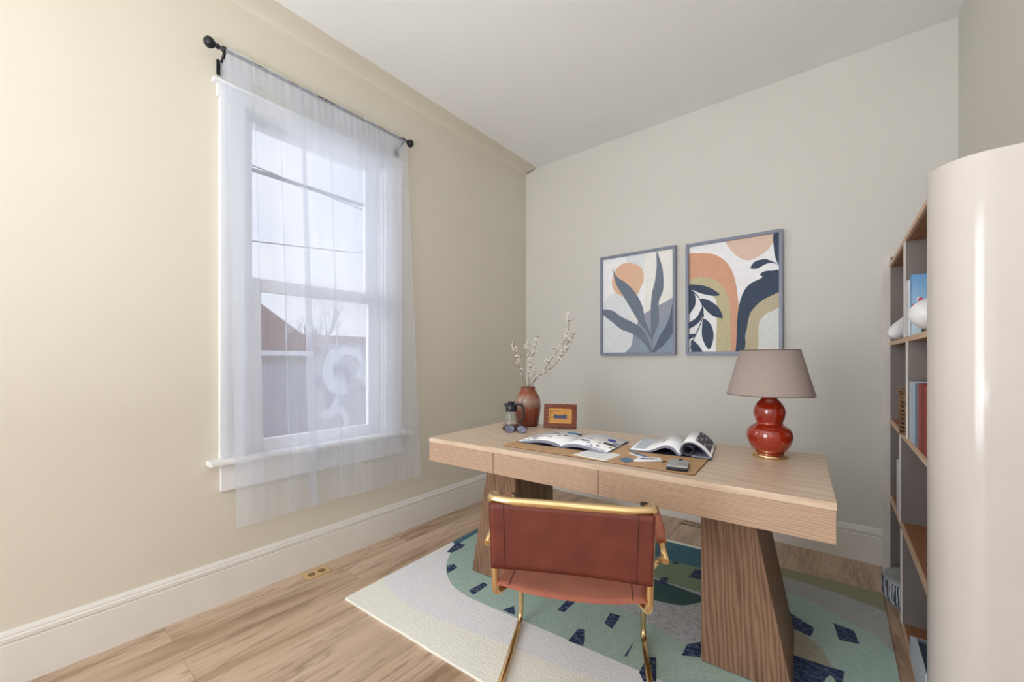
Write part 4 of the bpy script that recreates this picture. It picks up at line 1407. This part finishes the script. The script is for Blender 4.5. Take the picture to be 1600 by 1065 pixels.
ART_RIGHT = [
 ('peach',1,[(0.272,0.805),(0.419,0.803),(0.556,0.795),(0.541,0.728),(0.492,0.678),(0.431,0.648),(0.383,0.653),(0.326,0.696),(0.293,0.743)]),
 ('orange',1,[(0.011,0.737),(0.094,0.745),(0.165,0.732),(0.226,0.698),(0.277,0.644),(0.31,0.574),(0.331,0.488),(0.343,0.386),(0.349,0.275),(0.339,0.165),(0.335,-0.019),(0.285,-0.019),(0.285,0.354),(0.207,0.48),(0.13,0.53),(0.011,0.53)]),
 ('olive',1,[(0.011,0.55),(0.066,0.567),(0.13,0.564),(0.191,0.542),(0.234,0.499),(0.277,0.42),(0.293,0.334),(0.294,0.204),(0.294,-0.019),(0.208,-0.018),(0.208,0.218),(0.206,0.36),(0.196,0.404),(0.165,0.44),(0.112,0.494),(0.011,0.52)]),
 ('navy',1,[(0.331,-0.019),(0.333,0.092),(0.339,0.257),(0.351,0.348),(0.375,0.428),(0.415,0.483),(0.486,0.517),(0.474,0.541),(0.5,0.557),(0.538,0.557),(0.604,0.533),(0.604,0.327),(0.462,0.249),(0.395,0.163),(0.389,0.072),(0.387,-0.019)]),
 ('khaki',1,[(0.386,-0.019),(0.389,0.072),(0.395,0.163),(0.411,0.262),(0.431,0.305),(0.477,0.355),(0.538,0.39),(0.604,0.4),(0.604,0.24),(0.538,0.2),(0.492,-0.019)]),
 ('palein',1,[(0.466,-0.019),(0.466,0.07),(0.466,0.177),(0.473,0.222),(0.5,0.265),(0.538,0.284),(0.604,0.288),(0.604,-0.02)]),
 ('navy',1,[(0.552,0.796),(0.593,0.797),(0.593,0.588),(0.58,0.59),(0.564,0.636),(0.554,0.699)]),
 ('navy',1,[(0.419,0.594),(0.446,0.632),(0.5,0.639),(0.538,0.623),(0.575,0.594),(0.538,0.61),(0.5,0.602),(0.462,0.582),(0.431,0.583)]),
 ('navy',1,[(0.011,0.523),(0.094,0.511),(0.165,0.483),(0.228,0.429),(0.183,0.424),(0.112,0.446),(0.039,0.483),(0.011,0.495)]),
 ('navy',1,[(0.098,0.408),(0.156,0.393),(0.217,0.341),(0.247,0.272),(0.234,0.259),(0.174,0.287),(0.121,0.348)]),
 ('navy',1,[(0.121,0.26),(0.165,0.225),(0.187,0.153),(0.178,0.077),(0.158,0.041),(0.134,0.068),(0.112,0.127),(0.11,0.195)]),
 ('navy',1,[(0.112,0.349),(0.121,0.319),(0.113,0.276),(0.075,0.225),(0.011,0.194),(0.011,0.229),(0.075,0.279)]),
 ('navy',1,[(0.011,0.495),(0.043,0.472),(0.064,0.431),(0.064,0.372),(0.039,0.326),(0.011,0.306)]),
 ('navy',1,[(0.039,0.11),(0.094,0.06),(0.118,-0.009),(0.048,-0.018),(0.034,0.051)]),
 ('navy',1,[(0.011,0.148),(0.071,0.155),(0.048,0.129),(0.011,0.115)]),
 ('navy',0,[(0.034,0.488),(0.084,0.434),(0.113,0.368),(0.124,0.281),(0.089,0.191),(0.043,0.09),(0.027,0.031),(0.024,0.036),(0.039,0.095),(0.084,0.196),(0.119,0.283),(0.108,0.367),(0.081,0.427),(0.031,0.481)]),
]
# ---------------------------------------------------------------- wall pictures
def wall_picture(x0, x1, z0, z1, data, label):
    p = thing('framed_picture', label, 'picture', (x0, RY - 0.0, z0), 0.0, 'botanical prints on the back wall')
    W_, H_ = x1 - x0, z1 - z0
    fw, fd = 0.021, 0.040
    f = MB(FRAMEM)
    f.box((W_ / 2, -fd / 2, fw / 2), (W_, fd, fw), bevel=0.0015)
    f.box((W_ / 2, -fd / 2, H_ - fw / 2), (W_, fd, fw), bevel=0.0015)
    f.box((fw / 2, -fd / 2, H_ / 2), (fw, fd, H_ - 2 * fw), bevel=0.0015)
    f.box((W_ - fw / 2, -fd / 2, H_ / 2), (fw, fd, H_ - 2 * fw), bevel=0.0015)
    f.build('frame', p)
    ks = ['paper'] + [k for k in ARTM if k != 'paper']
    a = MB(*[ARTM[k] for k in ks])
    a.box((W_ / 2, -0.012, H_ / 2), (W_ - 2 * fw + 0.002, 0.020, H_ - 2 * fw + 0.002))
    for i, (nm, sm, pl) in enumerate(data):
        q = smooth_closed(pl, 6) if sm else pl
        q = clip_rect(q, fw, W_ - fw, fw, H_ - fw)
        if q:
            a.flat([(u, -0.0222 - 0.0002 * i, w) for u, w in q], ks.index(nm))
    a.build('print', p, normals=False)
wall_picture(0.813, 1.435, 1.238, 2.070, ART_LEFT, 'left framed print with peach sun and grey blue leaves, slightly farther from the lamp')
wall_picture(1.509, 2.113, 1.238, 2.060, ART_RIGHT, 'right framed print with orange and navy arches above the lamp')

# ---------------------------------------------------------------- bookcase with rounded near end
XF_ = 2.600
Y0, Y1, YD = 1.820, 3.000, 2.310
bc = thing('bookcase', 'tall white bookcase with rounded end and oak shelves against the right wall', 'bookcase', (0, 0, 0))
HB = 1.775
prof = []
cxr, cyr, rr0 = 2.731, 1.820, 0.120
for i in range(17):
    a = pi + (pi / 2) * i / 16
    prof.append((cxr + rr0 * cos(a), cyr + rr0 * sin(a)))
prof += [(2.880, 1.700), (2.880, 1.722), (cxr, 1.722)]
for i in range(17):
    a = 3 * pi / 2 - (pi / 2) * i / 16
    prof.append((cxr + (rr0 - 0.022) * cos(a), cyr + (rr0 - 0.022) * sin(a)))
prof += [(cxr - rr0 + 0.022, 1.835), (cxr - rr0, 1.835)]
s = MB(CASEW)
s.prism(prof, 'z', 0.0, HB + 0.012)
so_ = s.build('rounded_end_panel', bc, auto=True)
MB(CASEW).box((2.734, Y1 + 0.011, HB / 2), (0.298, 0.022, HB), bevel=0.002).build('far_end_panel', bc)
MB(CASEG).box((2.742, Y1 - 0.003, HB / 2), (0.254, 0.006, HB - 0.03)).build('inner_lining', bc)
MB(CASEG).box((2.874, (1.73 + Y1) / 2, HB / 2), (0.010, Y1 - 1.73, HB - 0.01)).build('back_panel', bc)
SHZ = [0.034, 0.470, 0.882, 1.300, 1.725]
for i, z in enumerate(SHZ):
    s = MB(SHELFW, SHELFEDGE)
    s.box((2.745, (1.835 + Y1) / 2, z - 0.010), (0.248, Y1 - 1.835, 0.020))
    s.box((2.6165, (1.835 + Y1) / 2, z - 0.010), (0.009, Y1 - 1.835, 0.020), 1)
    s.build('shelf', bc)
for (za, zb), yd in zip(((0.034, 0.450), (0.470, 0.862), (0.882, 1.280), (1.300, 1.705)), (2.500, 2.545, 2.315, 2.385)):
    s = MB(CASEG, CASEW)
    s.box((2.742, yd, (za + zb) / 2), (0.256, 0.016, zb - za))
    s.box((2.612, yd, (za + zb) / 2), (0.006, 0.0165, zb - za), 1)
    s.build('divider', bc)

# books: local x = into the shelf, y = thickness, z = height
def book(loc, d, t, h, mat_cover, label, group=None, rz=0.0, lean=0.0):
    b_ = thing('book', label, 'book', loc, rz, group)
    c_ = MB(mat_cover)
    c_.box((d / 2, -t / 2 + 0.001, h / 2), (d, 0.002, h))
    c_.box((d / 2, t / 2 - 0.001, h / 2), (d, 0.002, h))
    c_.box((0.0015, 0, h / 2), (0.003, t, h), bevel=0.001)
    c_.build('cover', b_)
    MB(PAPER).box((d / 2 + 0.001, 0, h / 2), (d - 0.006, t - 0.004, h - 0.006)).build('page_block', b_)
    if lean:
        b_.rotation_euler = (lean, 0, rz)
    return b_
LBLUE = plain('cloth_light_blue', (188, 206, 226), 0.7)
MBLUE = plain('cloth_blue', (96, 128, 164), 0.7)
GRYB = plain('cloth_grey', (142, 132, 130), 0.7)
REDB = plain('cloth_red', (158, 66, 50), 0.7)
RUSTB = plain('cloth_rust', (134, 50, 40), 0.7)
WHTB = plain('cloth_white', (226, 226, 230), 0.7)
CREAMB = plain('cloth_cream', (206, 200, 186), 0.7)
G3 = 'upright books on the third shelf up'
z3 = 0.882
for y, t_, h, m_, lb, d_ in ((2.288, 0.026, 0.236, WHTB, 'white spined book nearest the divider on the third shelf up', 0.18),
                         (2.240, 0.062, 0.237, LBLUE, 'thick pale blue book beside the white spine on the third shelf up', 0.18),
                         (2.178, 0.056, 0.236, LBLUE, 'second pale blue book, between another pale blue book and the mid blue one', 0.18),
                         (2.130, 0.036, 0.236, MBLUE, 'narrow mid blue book between pale blue and grey books', 0.17),
                         (2.088, 0.042, 0.236, GRYB, 'grey book beside the red books on the third shelf up', 0.17),
                         (2.036, 0.056, 0.239, REDB, 'bright red book next to the grey book on the third shelf up', 0.18),
                         (1.976, 0.058, 0.240, RUSTB, 'dark rust red book next to the bright red one on the third shelf up', 0.18),
                         (1.916, 0.056, 0.238, REDB, 'last red book mostly hidden behind the rounded bookcase end', 0.18)):
    book((2.618, y, z3), d_, t_, h, m_, lb, G3)
z2 = 0.470
for y, h, lb in ((2.705, 0.250, 'thin white book farther in on the second shelf up'), (2.640, 0.243, 'thin white book nearer the divider on the second shelf up')):
    book((2.615, y, z2), 0.19, 0.020, h, WHTB, lb, 'thin white books on the second shelf up')
# blue picture book facing the room end, with flowers on its cover, and the white book behind it
BLUEC = MT('blue_photo_cover', (140, 184, 220), 0.4)
sv = BLUEC.coords()
sx_ = BLUEC.n('ShaderNodeSeparateXYZ')
BLUEC.l(sv, sx_.inputs[0])
BLUEC.base(BLUEC.ramp(BLUEC.math('MULTIPLY', sx_.outputs[2], 4.0), [(0.0, (196, 214, 226)), (0.5, (150, 190, 222)), (1.0, (96, 150, 200))]))
bbk = book((2.612, 2.215, 1.300), 0.20, 0.026, 0.236, BLUEC.m, 'sky blue picture book with pink flowers on its cover on the fourth shelf up')
fl = MB(plain('flower_pink', (196, 84, 122), 0.6), plain('flower_leaf', (60, 84, 70), 0.6), plain('flower_white', (240, 226, 232), 0.6))
rf = random.Random(4)
for k in range(90):
    x_, z_ = 0.008 + rf.random() ** 1.8 * 0.17, 0.085 + rf.random() * 0.060 - 0.02 * abs(rf.random())
    r_ = 0.004 + rf.random() * 0.005
    fl.flat([(x_ + r_ * cos(a * pi / 3), -0.0134 - 0.00002 * k, z_ + r_ * sin(a * pi / 3)) for a in range(6)], (0, 0, 1, 2, 0)[k % 5])
for k in range(24):
    x_, z_ = 0.012 + rf.random() * 0.17, 0.01 + rf.random() * 0.05
    r_ = 0.004 + rf.random() * 0.007
    fl.flat([(x_ + r_ * cos(a * pi / 3), -0.0134 - 0.00002 * k, z_ + r_ * sin(a * pi / 3)) for a in range(6)], 1)
fl.build('cover_picture', bbk, normals=False)
book((2.606, 2.262, 1.300), 0.20, 0.040, 0.222, WHTB, 'thin white book squeezed between the blue picture book and the divider')

# white vessels on the fourth shelf up
def vessel(name, label, loc, rz, prof):
    o_ = thing(name, label, 'vase', loc, rz)
    MB(CERAM).tube([(s_, 0, r_b) for s_, r_b, r_ in prof], 0.05, 40, 0, True, [r_ for s_, r_b, r_ in prof]).build('vessel', o_)
# profile: distance along the axis, height of the axis, radius
vessel('ceramic_horn', 'smooth white conical ceramic vessel lying in the far bay of the fourth shelf up', (2.588, 2.600, 1.300), radians(52),
       [(-0.012, 0.026, 0.003), (-0.006, 0.026, 0.014), (0.004, 0.027, 0.022), (0.02, 0.031, 0.030), (0.06, 0.043, 0.043), (0.12, 0.058, 0.058), (0.18, 0.070, 0.070), (0.205, 0.072, 0.072), (0.212, 0.072, 0.066), (0.212, 0.072, 0.010)])
bl = []
for i in range(25):
    a_ = pi * i / 24
    bl.append((-0.125 * cos(a_), 0.067, max(0.003, 0.067 * sin(a_) ** 0.85)))
vessel('ceramic_bulb', 'smooth white rounded ceramic vessel in front of the blue picture book', (2.697, 2.066, 1.300), radians(36), bl)

# wicker basket on the third shelf up
bs = thing('wicker_basket', 'brown woven wicker basket in the far bay of the third shelf up', 'basket', (2.664, 2.440, 0.882))
s = MB(WICK)
for k in range(11):
    z = 0.006 + k * 0.018
    s.tube([((0.062 + 0.002 * sin(i * pi / 2 + k * pi / 2)) * cos(2 * pi * i / 32), (0.062 + 0.002 * sin(i * pi / 2 + k * pi / 2)) * sin(2 * pi * i / 32), z) for i in range(33)], 0.0036, 6)
for k in range(20):
    a = 2 * pi * k / 20
    s.tube([(0.0625 * cos(a), 0.0625 * sin(a), 0.003), (0.0625 * cos(a), 0.0625 * sin(a), 0.188)], 0.0024, 5)
s.build('weave', bs)
MB(WICK).lathe([(0.060, 0.0), (0.060, 0.004)], seg=32).build('bottom', bs)
s = MB(WICK)
s.tube([(0.064 * cos(2 * pi * i / 32), 0.064 * sin(2 * pi * i / 32), 0.190) for i in range(33)], 0.005, 8)
s.build('rim', bs)

# grey drum with ribbed side on the bottom shelf
DRG = speck('drum_top_grey', (168, 172, 170), (150, 156, 156), 0.7, 10, 4)
DRS = MT('ribbed_side', (120, 124, 134), 0.8)
wv = DRS.n('ShaderNodeTexWave', wave_type='BANDS', bands_direction='X')
gr = DRS.n('ShaderNodeTexGradient', gradient_type='RADIAL')
DRS.l(DRS.coords(), gr.inputs['Vector'])
zz = DRS.n('ShaderNodeSeparateXYZ')
DRS.l(DRS.coords(), zz.inputs[0])
cb = DRS.n('ShaderNodeCombineXYZ')
DRS.l(DRS.math('MULTIPLY', gr.outputs['Fac'], 9.0), cb.inputs[0])
DRS.l(DRS.math('MULTIPLY', zz.outputs[2], 9.0), cb.inputs[1])
DRS.l(cb.outputs[0], wv.inputs['Vector'])
wv.inputs['Scale'].default_value = 2.4
wv.inputs['Distortion'].default_value = 3.5
wv.inputs['Detail'].default_value = 1.0
DRS.base(DRS.ramp(wv.outputs['Fac'], [(0.25, (66, 70, 86)), (0.5, (136, 140, 150)), (0.8, (196, 198, 202))]))
dr = thing('ribbed_drum', 'low round grey container with striped ribbed side jutting from the bottom shelf', 'container', (2.708, 2.660, 0.034))
s = MB(DRS.m, DRG)
n_ = 144
rgs = []
for z, rr1 in ((0.0, 0.100), (0.010, 0.118), (0.036, 0.144), (0.060, 0.149), (0.125, 0.151), (0.132, 0.149)):
    rgs.append([s.bm.verts.new(((rr1 + 0.0022 * sin(i * pi * 2 / 3)) * cos(2 * pi * i / n_), (rr1 + 0.0022 * sin(i * pi * 2 / 3)) * sin(2 * pi * i / n_), z)) for i in range(n_)])
for a, b_ in zip(rgs, rgs[1:]):
    for i in range(n_):
        s.bm.faces.new((a[i], a[(i + 1) % n_], b_[(i + 1) % n_], b_[i])).smooth = True
s.bm.faces.new(list(reversed(rgs[0])))
s.build('ribbed_wall', dr)
MB(DRG).lathe([(0.147, 0.130), (0.148, 0.136), (0.143, 0.138), (0.046, 0.137), (0.042, 0.132), (0.040, 0.115)], seg=72).build('top', dr)

# small things in the near bay
o = thing('open_box', 'open white and slate blue box at the near end of the bottom shelf', 'box', (2.612, 1.870, 0.034), 0)
s = MB(PAPERB)
s.prism([(0.0, 0.0), (0.36, 0.0), (0.36, 0.085), (0.22, 0.150), (0.0, 0.150)], 'x', 0.0, 0.004)
s.prism([(0.0, 0.0), (0.36, 0.0), (0.36, 0.085), (0.22, 0.150), (0.0, 0.150)], 'x', 0.160, 0.164)
s.box((0.082, 0.358, 0.0425), (0.156, 0.004, 0.085))
s.box((0.082, 0.002, 0.075), (0.156, 0.004, 0.150))
s.box((0.082, 0.18, 0.002), (0.156, 0.352, 0.004))
s.build('walls', o)
MB(plain('slate_blue_lid', (84, 104, 132), 0.5)).box((0.082, 0.18, 0.070), (0.150, 0.346, 0.006)).build('inner_lid', o)
o = thing('black_ornament', 'small black ornament on the second shelf up against the rounded end', 'ornament', (2.672, 1.945, 0.470))
MB(IRON).lathe([(0.022, 0), (0.026, 0.006), (0.012, 0.018), (0.010, 0.05), (0.026, 0.075), (0.030, 0.10), (0.020, 0.125), (0.006, 0.135)], seg=28).build('body', o)
